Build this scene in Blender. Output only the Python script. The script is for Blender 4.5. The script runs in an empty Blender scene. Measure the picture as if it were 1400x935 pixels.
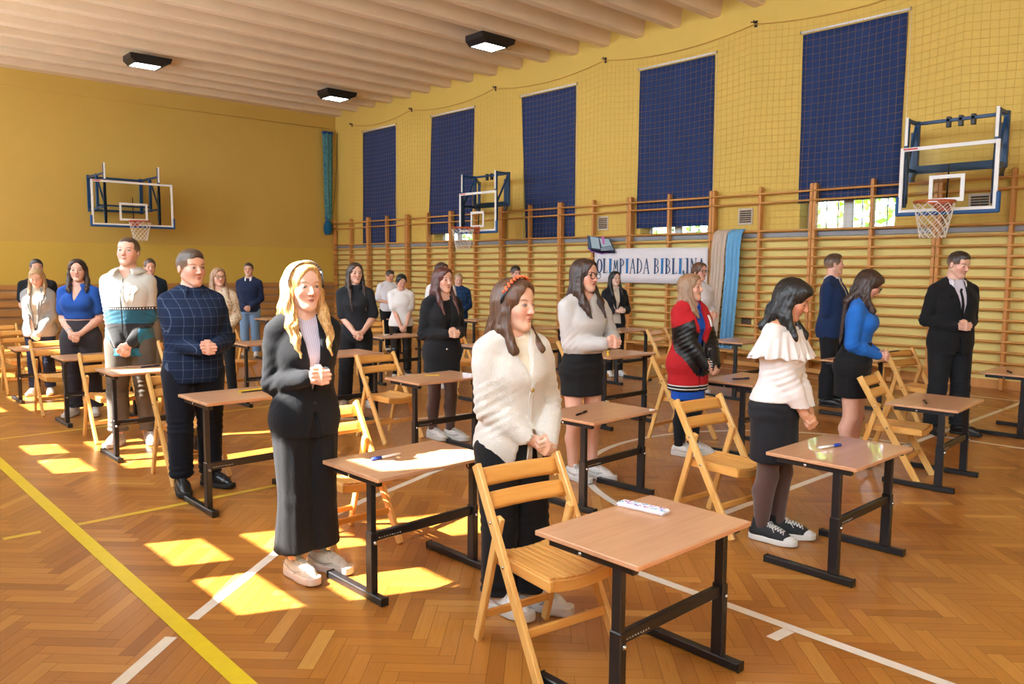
import bpy, math, random
import numpy as np
from mathutils import Vector, Matrix
PI = math.pi
sin, cos = math.sin, math.cos
SC = bpy.context.scene
COL = SC.collection
random.seed(7)
RNG = np.random.default_rng(7)

# ------------------------------------------------------------------ objects
def link(o, parent=None):
    COL.objects.link(o)
    if parent is not None:
        o.parent = parent
    return o

def tag(o, label=None, cat=None, group=None, kind=None):
    if label: o['label'] = label
    if cat: o['category'] = cat
    if group: o['group'] = group
    if kind: o['kind'] = kind
    return o

def empty(name, loc=(0, 0, 0), rz=0.0):
    o = bpy.data.objects.new(name, None)
    o.location = loc
    o.rotation_euler = (0, 0, rz)
    o.empty_display_size = .1
    return link(o)

def copy_tree(o, parent=None):
    c = o.copy()
    COL.objects.link(c)
    if parent is not None:
        c.parent = parent
    for ch in list(o.children):
        copy_tree(ch, c)
    return c

def mesh_obj(name, verts, faces, mats, parent=None, smooth=False, fmat=None, attrs=None, uv=None):
    me = bpy.data.meshes.new(name)
    verts = np.asarray(verts, dtype=np.float64)
    me.from_pydata([tuple(v) for v in verts] if len(verts) < 200000 else verts.tolist(), [], faces if isinstance(faces, list) else faces.tolist())
    if not isinstance(mats, (list, tuple)): mats = [mats]
    for m in mats: me.materials.append(m)
    n = len(me.polygons)
    if smooth: me.polygons.foreach_set('use_smooth', np.ones(n, dtype=bool))
    if fmat is not None: me.polygons.foreach_set('material_index', np.asarray(fmat, dtype=np.int32))
    if attrs:
        for k, a in attrs.items():
            a = np.asarray(a, dtype=np.float32)
            if a.ndim == 1:
                t = me.attributes.new(k, 'FLOAT', 'POINT'); t.data.foreach_set('value', a)
            else:
                t = me.attributes.new(k, 'FLOAT_VECTOR', 'POINT'); t.data.foreach_set('vector', a.ravel())
    me.update()
    return link(bpy.data.objects.new(name, me), parent)

class MB:
    """collects shapes into one mesh"""
    def __init__(s):
        s.v = []; s.f = []; s.m = []; s.sm = []
    def add(s, vs, fs, m=0, smooth=False):
        o = len(s.v)
        s.v.extend([tuple(map(float, v)) for v in vs])
        s.f.extend([tuple(i + o for i in f) for f in fs])
        s.m.extend([m] * len(fs)); s.sm.extend([smooth] * len(fs))
        return s
    def box(s, c, size, m=0, bev=0.0, R=None):
        hx, hy, hz = [a / 2 for a in size]
        b = min(bev, hx * .9, hy * .9, hz * .9)
        if b <= 0:
            vs = [(x, y, z) for x in (-hx, hx) for y in (-hy, hy) for z in (-hz, hz)]
            fs = [(0, 1, 3, 2), (4, 6, 7, 5), (0, 4, 5, 1), (2, 3, 7, 6), (0, 2, 6, 4), (1, 5, 7, 3)]
        else:
            vs = []; idx = {}
            for sx in (-1, 1):
                for sy in (-1, 1):
                    for sz in (-1, 1):
                        for a in range(3):
                            p = [sx * (hx - (b if a != 0 else 0)), sy * (hy - (b if a != 1 else 0)), sz * (hz - (b if a != 2 else 0))]
                            idx[(sx, sy, sz, a)] = len(vs); vs.append(p)
            fs = []
            S = (-1, 1)
            for q in S:
                fs.append([idx[(q, i, j, 0)] for i, j in ((-1, -1), (1, -1), (1, 1), (-1, 1))][::q])
                fs.append([idx[(i, q, j, 1)] for i, j in ((-1, -1), (1, -1), (1, 1), (-1, 1))][::-q])
                fs.append([idx[(i, j, q, 2)] for i, j in ((-1, -1), (1, -1), (1, 1), (-1, 1))][::q])
            for q in S:
                for r in S:
                    e = [idx[(-1, q, r, 1)], idx[(1, q, r, 1)], idx[(1, q, r, 2)], idx[(-1, q, r, 2)]]; fs.append(e[::q * r])
                    e = [idx[(q, -1, r, 0)], idx[(q, 1, r, 0)], idx[(q, 1, r, 2)], idx[(q, -1, r, 2)]]; fs.append(e[::-q * r])
                    e = [idx[(q, r, -1, 0)], idx[(q, r, 1, 0)], idx[(q, r, 1, 1)], idx[(q, r, -1, 1)]]; fs.append(e[::q * r])
            for a in S:
                for q in S:
                    for r in S:
                        e = [idx[(a, q, r, 0)], idx[(a, q, r, 1)], idx[(a, q, r, 2)]]; fs.append(e[::a * q * r])
        if R is not None:
            vs = [R @ Vector(v) for v in vs]
        return s.add([(v[0] + c[0], v[1] + c[1], v[2] + c[2]) for v in vs], fs, m)
    def bar(s, p0, p1, w, h, m=0, bev=0.0, up=(0, 0, 1)):
        """beam from p0 to p1: w across, h along up"""
        p0 = Vector(p0); p1 = Vector(p1); d = p1 - p0; L = d.length; d.normalize()
        u = Vector(up); x = d.cross(u)
        if x.length < 1e-5: x = d.cross(Vector((1, 0, 0)))
        x.normalize(); z = x.cross(d)
        R = Matrix((x, d, z)).transposed()
        return s.box((p0 + p1) / 2, (w, L, h), m, bev, R)
    def tube(s, pts, r, n=8, m=0, caps=True, closed=False):
        P = [Vector(p) for p in pts]; N = len(P)
        rr = r if isinstance(r, (list, tuple)) else [r] * N
        vs = []; fs = []
        t0 = (P[1] - P[0]).normalized()
        a = t0.cross(Vector((0, 0, 1)))
        if a.length < .1: a = t0.cross(Vector((1, 0, 0)))
        a.normalize()
        for i in range(N):
            if closed: t = (P[(i + 1) % N] - P[i - 1])
            else: t = P[min(i + 1, N - 1)] - P[max(i - 1, 0)]
            t.normalize()
            a = a - t * a.dot(t); a.normalize(); b = t.cross(a)
            for k in range(n):
                th = 2 * PI * k / n
                vs.append(P[i] + (a * cos(th) + b * sin(th)) * rr[i])
        M = N if closed else N - 1
        for i in range(M):
            for k in range(n):
                i2 = (i + 1) % N
                fs.append((i * n + k, i * n + (k + 1) % n, i2 * n + (k + 1) % n, i2 * n + k))
        if caps and not closed:
            fs.append(tuple(range(n))[::-1]); fs.append(tuple((N - 1) * n + k for k in range(n)))
        return s.add(vs, fs, m, True)
    def ball(s, c, r, m=0, n=12, k=8):
        rx, ry, rz = r if isinstance(r, (list, tuple)) else (r, r, r)
        vs = [(c[0], c[1], c[2] - rz)]; fs = []
        for i in range(1, k):
            a = -PI / 2 + PI * i / k
            for j in range(n):
                t = 2 * PI * j / n
                vs.append((c[0] + rx * cos(a) * cos(t), c[1] + ry * cos(a) * sin(t), c[2] + rz * sin(a)))
        vs.append((c[0], c[1], c[2] + rz)); T = len(vs) - 1
        for j in range(n): fs.append((0, 1 + (j + 1) % n, 1 + j))
        for i in range(k - 2):
            for j in range(n):
                a = 1 + i * n; b = a + n
                fs.append((a + j, a + (j + 1) % n, b + (j + 1) % n, b + j))
        a = 1 + (k - 2) * n
        for j in range(n): fs.append((a + j, a + (j + 1) % n, T))
        return s.add(vs, fs, m, True)
    def prism(s, poly, o, ex, ey, thick, m=0):
        """flat polygon poly (2d) in the plane o + ex*a + ey*b, thickened along ex x ey by thick"""
        o = Vector(o); ex = Vector(ex); ey = Vector(ey); nn = ex.cross(ey).normalized() * thick
        n = len(poly)
        A = [o + ex * a + ey * b for a, b in poly]
        vs = A + [p + nn for p in A]
        fs = [tuple(range(n))[::-1], tuple(range(n, 2 * n))] + [(i, (i + 1) % n, n + (i + 1) % n, n + i) for i in range(n)]
        return s.add(vs, fs, m)
    def grid(s, rows, m=0, smooth=True, thick=None):
        """rows: list of equal length lists of points"""
        R = len(rows); Cn = len(rows[0])
        vs = [p for r in rows for p in r]
        fs = [(i * Cn + j, i * Cn + j + 1, (i + 1) * Cn + j + 1, (i + 1) * Cn + j) for i in range(R - 1) for j in range(Cn - 1)]
        s.add(vs, fs, m, smooth)
        if thick is not None:
            t = Vector(thick)
            s.add([Vector(p) + t for p in vs], [f[::-1] for f in fs], m, smooth)
            o = len(s.v) - 2 * len(vs); n = len(vs)
            B = [j for j in range(Cn)] + [i * Cn + Cn - 1 for i in range(1, R)] + [(R - 1) * Cn + j for j in range(Cn - 2, -1, -1)] + [i * Cn for i in range(R - 2, 0, -1)]
            for i in range(len(B)):
                a, b = B[i], B[(i + 1) % len(B)]
                s.f.append((o + a, o + n + a, o + n + b, o + b)); s.m.append(m); s.sm.append(False)
        return s
    def build(s, name, mats, parent=None):
        me = bpy.data.meshes.new(name)
        me.from_pydata(s.v, [], s.f)
        for m in (mats if isinstance(mats, (list, tuple)) else [mats]): me.materials.append(m)
        me.polygons.foreach_set('material_index', np.array(s.m, dtype=np.int32))
        me.polygons.foreach_set('use_smooth', np.array(s.sm, dtype=bool))
        me.update()
        return link(bpy.data.objects.new(name, me), parent)

# ------------------------------------------------------------------ materials
def lin(c):
    if isinstance(c, str):
        c = c.lstrip('#'); c = [int(c[i:i + 2], 16) / 255 for i in (0, 2, 4)]
    return tuple(x / 12.92 if x <= .04045 else ((x + .055) / 1.055) ** 2.4 for x in c[:3])

class NG:
    def __init__(s, name):
        s.mat = bpy.data.materials.new(name); s.mat.use_nodes = True
        s.t = s.mat.node_tree; s.n = s.t.nodes
        s.b = s.n['Principled BSDF']
    def new(s, ty, **kw):
        n = s.n.new(ty)
        for k, v in kw.items(): setattr(n, k, v)
        return n
    def put(s, sock, v):
        if hasattr(v, 'is_output') or isinstance(v, bpy.types.NodeSocket): s.t.links.new(v, sock)
        else:
            if isinstance(v, tuple) and len(v) == 3 and sock.type == 'RGBA': v = (*v, 1)
            sock.default_value = v
    def m(s, op, a, b=0.0, c=0.0):
        n = s.new('ShaderNodeMath', operation=op)
        s.put(n.inputs[0], a); s.put(n.inputs[1], b); s.put(n.inputs[2], c)
        return n.outputs[0]
    def mix(s, f, a, b):
        n = s.new('ShaderNodeMix', data_type='RGBA')
        s.put(n.inputs[0], f); s.put(n.inputs[6], a); s.put(n.inputs[7], b)
        return n.outputs[2]
    def obj(s): return s.new('ShaderNodeTexCoord').outputs['Object']
    def xyz(s, v):
        n = s.new('ShaderNodeSeparateXYZ'); s.put(n.inputs[0], v); return n.outputs
    def map(s, v, scale=(1, 1, 1), loc=(0, 0, 0), rot=(0, 0, 0)):
        n = s.new('ShaderNodeMapping'); s.put(n.inputs[0], v)
        n.inputs[1].default_value = loc; n.inputs[2].default_value = rot; n.inputs[3].default_value = scale
        return n.outputs[0]
    def noise(s, v, scale=5., detail=3., rough=.5, dist=0.):
        n = s.new('ShaderNodeTexNoise'); s.put(n.inputs['Vector'], v)
        n.inputs['Scale'].default_value = scale; n.inputs['Detail'].default_value = detail
        n.inputs['Roughness'].default_value = rough; n.inputs['Distortion'].default_value = dist
        return n.outputs['Fac']
    def ramp(s, f, stops, interp='LINEAR'):
        n = s.new('ShaderNodeValToRGB'); s.put(n.inputs[0], f)
        e = n.color_ramp; e.interpolation = interp
        while len(e.elements) < len(stops): e.elements.new(.5)
        for el, (p, c) in zip(e.elements, stops):
            el.position = p; el.color = (*c, 1)
        return n.outputs[0]
    def bump(s, h, strength=.3, dist=.01):
        n = s.new('ShaderNodeBump'); s.put(n.inputs['Height'], h)
        n.inputs['Strength'].default_value = strength; n.inputs['Distance'].default_value = dist
        s.t.links.new(n.outputs[0], s.b.inputs['Normal'])
    def set(s, **kw):
        for k, v in kw.items(): s.put(s.b.inputs[k.replace('_', ' ')], v)
        return s.mat
    def attr(s, name):
        n = s.new('ShaderNodeAttribute'); n.attribute_name = name
        return n.outputs

def plain(name, c, rough=.5, metal=0., var=0.08, vs=6., bump=0., bs=60., stretch=(1, 1, 1), spec=.5, coat=0.):
    g = NG(name); c = lin(c)
    o = g.map(g.obj(), stretch)
    if var:
        f = g.noise(o, vs, 3)
        col = g.mix(f, tuple(x * (1 - var) for x in c), tuple(min(1, x * (1 + var)) for x in c))
    else: col = c
    if bump: g.bump(g.noise(o, bs, 3), bump, .004)
    return g.set(Base_Color=col, Roughness=rough, Metallic=metal, Specular_IOR_Level=spec, Coat_Weight=coat)

def cloth(name, c, rough=.85, var=.12, bump=.35, weave=260., sheen=.05, vs=9., fold=.5):
    g = NG(name); c = lin(c); o = g.obj()
    f = g.noise(o, vs, 4, .6)
    col = g.mix(f, tuple(x * (1 - var) for x in c), tuple(min(1, x * (1 + var)) for x in c))
    h = g.m('ADD', g.m('MULTIPLY', g.noise(o, weave, 2), .25), g.m('MULTIPLY', g.noise(g.map(o, (1, 1, .45)), 16, 3, .55, .8), fold))
    g.bump(h, bump, .012)
    return g.set(Base_Color=col, Roughness=rough, Specular_IOR_Level=.25, Sheen_Weight=sheen, Sheen_Roughness=.5)

def wood(name, c1, c2, axis='Y', rough=.45, scale=14., coat=.0, stretch=.07):
    g = NG(name); o = g.obj()
    st = {'X': (stretch, 1, 1), 'Y': (1, stretch, 1), 'Z': (1, 1, stretch)}[axis]
    oi = g.new('ShaderNodeObjectInfo').outputs['Random']
    n = g.new('ShaderNodeVectorMath', operation='ADD')
    g.put(n.inputs[0], g.map(o, st)); cb = g.new('ShaderNodeCombineXYZ')
    g.put(cb.inputs[0], g.m('MULTIPLY', oi, 9.)); g.put(cb.inputs[1], g.m('MULTIPLY', oi, 5.)); g.put(cb.inputs[2], g.m('MULTIPLY', oi, 3.))
    g.put(n.inputs[1], cb.outputs[0])
    f = g.noise(n.outputs[0], scale, 5, .62, .6)
    f2 = g.noise(n.outputs[0], scale * 7, 2, .5)
    ff = g.m('ADD', g.m('MULTIPLY', f, .75), g.m('MULTIPLY', f2, .25))
    col = g.ramp(ff, [(.3, lin(c1)), (.7, lin(c2))])
    g.bump(f2, .06, .002)
    return g.set(Base_Color=col, Roughness=rough, Coat_Weight=coat, Specular_IOR_Level=.4)

M = {}
M['black_metal'] = plain('black_metal', '#17171a', .38, .0, .1, spec=.5)
M['brown_metal'] = plain('brown_metal', '#3b342b', .4)
M['steel'] = plain('steel', '#c9c9c9', .25, .9, 0)
M['white_paint'] = plain('white_paint', '#e6e3dc', .5)
M['blue_metal'] = plain('blue_metal', '#0f3c63', .4)
M['blue_pad'] = plain('blue_pad', '#0d4a80', .55)
M['orange_rim'] = plain('orange_rim', '#b9562a', .4)
M['net_white'] = plain('net_white', '#e8dfcf', .8)
M['net_orange'] = plain('net_orange', '#d29c4c', .85)
M['chair_wood'] = wood('chair_wood', '#cd9448', '#e6ba72', 'Z', .38, 9., .15)
M['chair_slat'] = wood('chair_slat', '#c98539', '#e2aa5b', 'X', .38, 9., .15)
M['seat_slat'] = wood('seat_slat', '#cb8a3e', '#e3ad60', 'Y', .38, 9., .15)
M['bar_wood'] = wood('bar_wood', '#c1843f', '#dba762', 'Y', .5, 7.)
M['post_wood'] = wood('post_wood', '#bb7a39', '#d39855', 'Z', .5, 7.)
M['desk_top'] = wood('desk_top', '#b98763', '#cd9f7b', 'X', .3, 20., .25)
M['desk_edge'] = plain('desk_edge', '#c99a70', .4)
M['panel_wood'] = wood('panel_wood', '#a5713c', '#c3904f', 'X', .55, 4.)
M['white_plastic'] = plain('white_plastic', '#eceae6', .35, var=0)
M['black_plastic'] = plain('black_plastic', '#121214', .35, var=0)
M['blue_plastic'] = plain('blue_plastic', '#1f3fa8', .3, var=0)
M['yellow_plastic'] = plain('yellow_plastic', '#e3c52a', .4, var=0)
M['navy_plastic'] = plain('navy_plastic', '#1a2348', .35, var=0)
M['shoe_seam'] = plain('shoe_seam', '#a9a6a2', .7, var=0)
# ------------------------------------------------------------------ camera
HC, XR, YB, CEIL, SLAB, XL = 1.5716, 11.883, 20.328, 5.80, 6.16, -0.42
def camera():
    yaw, pitch, roll = .7463557, .0939221, .0067581
    cy, sy, cp, sp = cos(yaw), sin(yaw), cos(pitch), sin(pitch)
    F = Vector((sy * cp, cy * cp, -sp)); R = Vector((cy, -sy, 0)); U = R.cross(F)
    R2 = R * cos(roll) + U * sin(roll); U2 = U * cos(roll) - R * sin(roll)
    cd = bpy.data.cameras.new('camera'); o = link(bpy.data.objects.new('camera', cd))
    m = Matrix((R2, U2, -F)).transposed().to_4x4(); m.translation = (0, 0, HC)
    o.matrix_world = m
    cd.sensor_width = 36; cd.lens = 1079.075 / 1400 * 36; cd.clip_start = .05; cd.clip_end = 200
    SC.camera = o
    return R2, U2, F
CR, CU, CF = camera()

# ------------------------------------------------------------------ floor: herringbone parquet
def floor():
    g = NG('parquet')
    a = g.attr('tone'); uvn = g.attr('grain')
    v = uvn['Vector']
    gr = g.noise(g.map(v, (3., 60., 1.)), 2., 5, .6, .4)
    gr2 = g.noise(g.map(v, (14., 260., 1.)), 1., 2, .5)
    base = g.ramp(a['Fac'], [(0, lin('#925a20')), (.35, lin('#ad702c')), (.7, lin('#be8136')), (1., lin('#d6a151'))])
    col = g.mix(g.m('MULTIPLY', gr, .55), base, lin('#7a4519'))
    big = g.noise(g.obj(), .7, 3)
    col = g.mix(g.m('MULTIPLY', big, .18), col, lin('#8a4d1c'))
    g.bump(g.m('ADD', g.m('MULTIPLY', gr2, .3), g.m('MULTIPLY', big, 2.)), .10, .003)
    rough = g.m('ADD', .27, g.m('MULTIPLY', gr, .16))
    g.set(Base_Color=col, Roughness=rough, Specular_IOR_Level=.5, Coat_Weight=.25, Coat_Roughness=.22)
    W, N = .068, 5
    L = W * N; gap = .0009
    c = cos(PI / 4); R = np.array([[c, -c], [c, c]])
    verts = []; faces = []; tone = []; grain = []
    x0, x1, y0, y1 = XL - .3, XR + .3, -9.0, YB + .3
    rad = int(30 / W)
    rng = random.Random(3)
    def emit(u0, v0, lu, lv, horiz):
        cx, cy = R @ np.array([u0 + lu / 2, v0 + lv / 2])
        if not (x0 - .3 < cx < x1 + .3 and y0 - .3 < cy < y1 + .3): return
        t = min(1, max(0, rng.gauss(.5, .19))); o = len(verts); rx = rng.random() * 50
        for (a_, b_) in ((gap, gap), (lu - gap, gap), (lu - gap, lv - gap), (gap, lv - gap)):
            p = R @ np.array([u0 + a_, v0 + b_])
            verts.append((p[0], p[1], 0.0)); tone.append(t)
            grain.append((a_ + rx, b_ + rx, t) if horiz else (b_ + rx, a_ + rx, t))
        faces.append((o, o + 1, o + 2, o + 3))
    Ri = R.T
    cs = np.array([Ri @ np.array(p) for p in ((x0, y0), (x1, y0), (x0, y1), (x1, y1))])
    i0, i1 = int(cs[:, 0].min() / W) - N, int(cs[:, 0].max() / W) + N
    j0, j1 = int(cs[:, 1].min() / W) - N, int(cs[:, 1].max() / W) + N
    for i in range(i0, i1):
        for j in range(j0, j1):
            k = (i - j) % (2 * N)
            if k == 0: emit(i * W, j * W, L, W, True)
            elif k == 2 * N - 1: emit(i * W, j * W, W, L, False)
    o = len(verts)
    verts.extend([(x0, y0, -.0015), (x1, y0, -.0015), (x1, y1, -.0015), (x0, y1, -.0015)])
    tone.extend([0] * 4); grain.extend([(0, 0, 0)] * 4)
    fm = [0] * len(faces) + [1]; faces.append((o, o + 1, o + 2, o + 3))
    dark = plain('parquet_joint', '#6a3f1a', .7)
    fl = mesh_obj('floor', verts, faces, [g.mat, dark], None, False, fm, {'tone': tone, 'grain': grain})
    tag(fl, kind='structure')
floor()

# ------------------------------------------------------------------ painted court lines
def line_strip(pts, w, z=.0012):
    P = [Vector((p[0], p[1], 0)) for p in pts]; L = []; Rr = []
    for i in range(len(P)):
        t = (P[min(i + 1, len(P) - 1)] - P[max(i - 1, 0)]).normalized(); n = Vector((-t.y, t.x, 0)) * w / 2
        L.append((P[i].x + n.x, P[i].y + n.y, z)); Rr.append((P[i].x - n.x, P[i].y - n.y, z))
    return [Rr, L]
def lines():
    wt = plain('line_white', '#ddd5c8', .35, vs=20, var=.1); ye = plain('line_yellow', '#d9c020', .35, vs=20, var=.1)
    ye2 = plain('line_yellow_thin', '#cfae35', .35, vs=20, var=.1)
    def one(paths, w, mt, z, idx):
        b = MB()
        for p in paths: b.grid(line_strip(p, w, z), smooth=False)
        o = b.build('trim_%d' % idx, mt); tag(o, kind='structure')
    one([[(1.196, -1.5), (1.196, 20)]], .075, ye, .0022, 1)
    one([[(.85, 5.21), (1.04, 5.21)], [(1.24, 5.21), (4.6, 5.25)], [(XL, 8.25), (1.7, 8.28), (5.0, 8.31)], [(10.17, 20), (10.17, -1.5)]], .05, ye2, .0016, 2)
    arcA = [(-.2, 2.1), (.4, 2.68), (.84, 3.08), (1.13, 3.34)]
    arcB = [(1.26, 3.45), (1.9, 3.96), (2.45, 4.33), (2.81, 4.50), (3.14, 4.61), (3.62, 4.79), (4.1, 4.93)]
    circ = [(5.68 + 1.76 * cos(a), 2.7 + 1.78 * sin(a)) for a in np.linspace(0, PI, 45)]
    one([arcA, arcB, circ, [(3.18, 2.72), (3.18, -1.5)], [(3.02, 1.62), (3.150, 1.61)], [(3.18, 2.72), (11.0, 2.72)], [(10.96, 20), (10.96, -1.5)], [(8.02, 2.72), (8.08, -1.5)], [(4.0, 7.27), (4.8, 6.6), (5.6, 6.45), (6.6, 6.4)]], .055, wt, .0008, 3)
lines()

# ------------------------------------------------------------------ walls and ceiling
def yellow_paint(name, c, lower=None, z=2.1):
    g = NG(name); o = g.obj(); s = g.xyz(o)
    f = g.noise(o, 1.2, 4, .6)
    c = lin(c)
    col = g.mix(f, tuple(x * .93 for x in c), tuple(min(1, x * 1.05) for x in c))
    if lower:
        f2 = g.m('LESS_THAN', s[2], z)
        col = g.mix(f2, col, lin(lower))
    # courses of painted brick seen as faint relief
    h = g.new('ShaderNodeTexBrick'); g.put(h.inputs['Vector'], g.map(o, (1, 1, 1), rot=(PI / 2, 0, PI / 2)))
    h.inputs['Scale'].default_value = 4.; h.inputs['Mortar Size'].default_value = .012; h.inputs['Mortar Smooth'].default_value = .6
    hh = g.m('ADD', g.m('MULTIPLY', g.noise(o, 40, 3), .4), g.m('MULTIPLY', h.outputs['Fac'], -.5))
    g.bump(hh, .25, .006)
    return g.set(Base_Color=col, Roughness=.72, Specular_IOR_Level=.3)
M['wall_back'] = yellow_paint('wall_paint_back', '#c9a652', '#cfae4c', 2.08)
M['wall_side'] = yellow_paint('wall_paint_side', '#d8b75c', '#dfcc7e', 2.09)
M['wall_pale'] = yellow_paint('wall_pale_fill', '#e3dcc6')  # unseen left and front walls, cream chosen to bounce neutral fill light
M['ceil'] = plain('ceiling_paint', '#e6cfae', .8, vs=2.5, bump=.1, bs=30)
WIN = [18.10, 14.97, 11.80, 8.60, 5.45]          # window centres on the right wall
WW, WZ0, WZ1 = 1.46, 2.17, 5.17
def walls():
    T = .42
    Y0 = -9.0
    b = MB()
    def seg(y0, y1, z0, z1, x=XR, s=1): b.box((x + s * T / 2, (y0 + y1) / 2, (z0 + z1) / 2), (T, y1 - y0, z1 - z0))
    seg(Y0, YB + .4, 0, WZ0); seg(Y0, YB + .4, WZ1, SLAB + .2)
    ys = [Y0]
    for c in sorted(WIN): ys += [c - WW / 2, c + WW / 2]
    ys.append(YB + .4)
    for i in range(0, len(ys), 2): seg(ys[i], ys[i + 1], WZ0, WZ1)
    tag(b.build('wall_right', M['wall_side']), kind='structure')
    b = MB(); b.box((XR / 2 + XL / 2, YB + .2, SLAB / 2), (XR - XL + 1, .4, SLAB))
    tag(b.build('wall_back', M['wall_back']), kind='structure')
    # left wall: window openings that let the sun in
    b = MB()
    S = -1
    CY = [5.0 - .18 + 3.27 * k for k in range(-4, 5)]
    CZ0, CZ1, W2 = 2.15, 4.75, 1.36
    def sg(y0, y1, z0, z1): b.box((XL - .15, (y0 + y1) / 2, (z0 + z1) / 2), (.3, y1 - y0, z1 - z0))
    sg(Y0, YB + .4, 0, CZ0); sg(Y0, YB + .4, CZ1, SLAB + .2)
    ys = [Y0]
    for c in CY: ys += [c - W2 / 2, c + W2 / 2]
    ys.append(YB + .4)
    for i in range(0, len(ys), 2): sg(ys[i], ys[i + 1], CZ0, CZ1)
    tag(b.build('wall_left', M['wall_pale']), kind='structure')
    b = MB(); b.box((XR / 2 + XL / 2, Y0 - .2, SLAB / 2), (XR - XL + 1, .4, SLAB))
    tag(b.build('wall_front', M['wall_pale']), kind='structure')
    global LEFT_WINDOWS; LEFT_WINDOWS = [(c, CZ0, CZ1, W2) for c in CY]
    n = 6
    for c in CY:
        f = MB(); x = XL - .04
        f.box((x, c, (CZ0 + CZ1) / 2), (.06, .22, CZ1 - CZ0))
        for z0, z1 in ((2.53, 2.70), (3.32, 3.47)): f.box((x, c, (z0 + z1) / 2), (.06, W2, z1 - z0))
        tag(f.build('window_%d' % n, M['white_paint']), kind='structure'); n += 1
    # ceiling slab with precast ribs running across the hall
    b = MB(); b.box((XR / 2 + XL / 2, (YB + Y0) / 2, SLAB + .1), (XR - XL + 1, YB - Y0 + 1, .2))
    ce = b.build('ceiling', M['ceil']); tag(ce, kind='structure')
    y = 6.92 - .811 * 19; k = 0
    while y < YB - .62:
        r = MB()
        y1 = min(y + .2, YB)
        x0, x1 = XL, XR
        v = [(x0, y - .045, SLAB), (x0, y1 + .045, SLAB), (x0, y1, CEIL + .02), (x0, y1 - .02, CEIL), (x0, y + .02, CEIL), (x0, y, CEIL + .02)]
        vs = v + [(x1, p[1], p[2]) for p in v]; m = 6
        r.add(vs, [tuple(range(m)), tuple(range(m, 2 * m))[::-1]] + [(i, m + i, m + (i + 1) % m, (i + 1) % m) for i in range(m)])
        r.build('beam', M['ceil'], ce)
        y += .811
    b = MB(); b.box((XR / 2 + XL / 2, YB - .17, (CEIL + SLAB) / 2), (XR - XL, .34, SLAB - CEIL))
    b.build('edge_beam', M['ceil'], ce)
    # grey ledge under the high windows
    b = MB(); b.box((XR - .018, YB / 2, 2.125), (.036, YB, .075), bev=.008)
    tag(b.build('trim_4', plain('ledge_grey', '#8f8f92', .5)), kind='structure')
    # skirting at the right wall
    b = MB(); b.box((XR - .01, YB / 2, .06), (.02, YB, .12))
    tag(b.build('baseboard_right', M['post_wood']), kind='structure')
    # slatted wainscot of the back wall with black battens
    b = MB(); bk = MB()
    for i, z in enumerate((.10, .295, .49, .685, .88, 1.065)):
        b.box((XR / 2, YB - .05, z), (XR - XL, .022, .135 if i < 5 else .115), bev=.004)
    for x in np.arange(.5, XR - .2, 1.42): bk.box((x, YB - .022, .58), (.05, .044, 1.1))
    tag(b.build('trim_5', M['panel_wood']), kind='structure'); tag(bk.build('trim_6', M['black_metal']), kind='structure')
    b = MB(); b.box((XR / 2, YB - .006, .56), (XR - XL, .012, 1.12)); tag(b.build('trim_7', wood('panel_backing', '#a98560', '#c4a580', 'X', .6, 4.)), kind='structure')
    b = MB(); b.tube([(XL, YB - .01, 5.38), (XR - .2, YB - .01, 5.45)], .008, 6); tag(b.build('trim_8', M['wall_back']), kind='structure')
walls()

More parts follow.
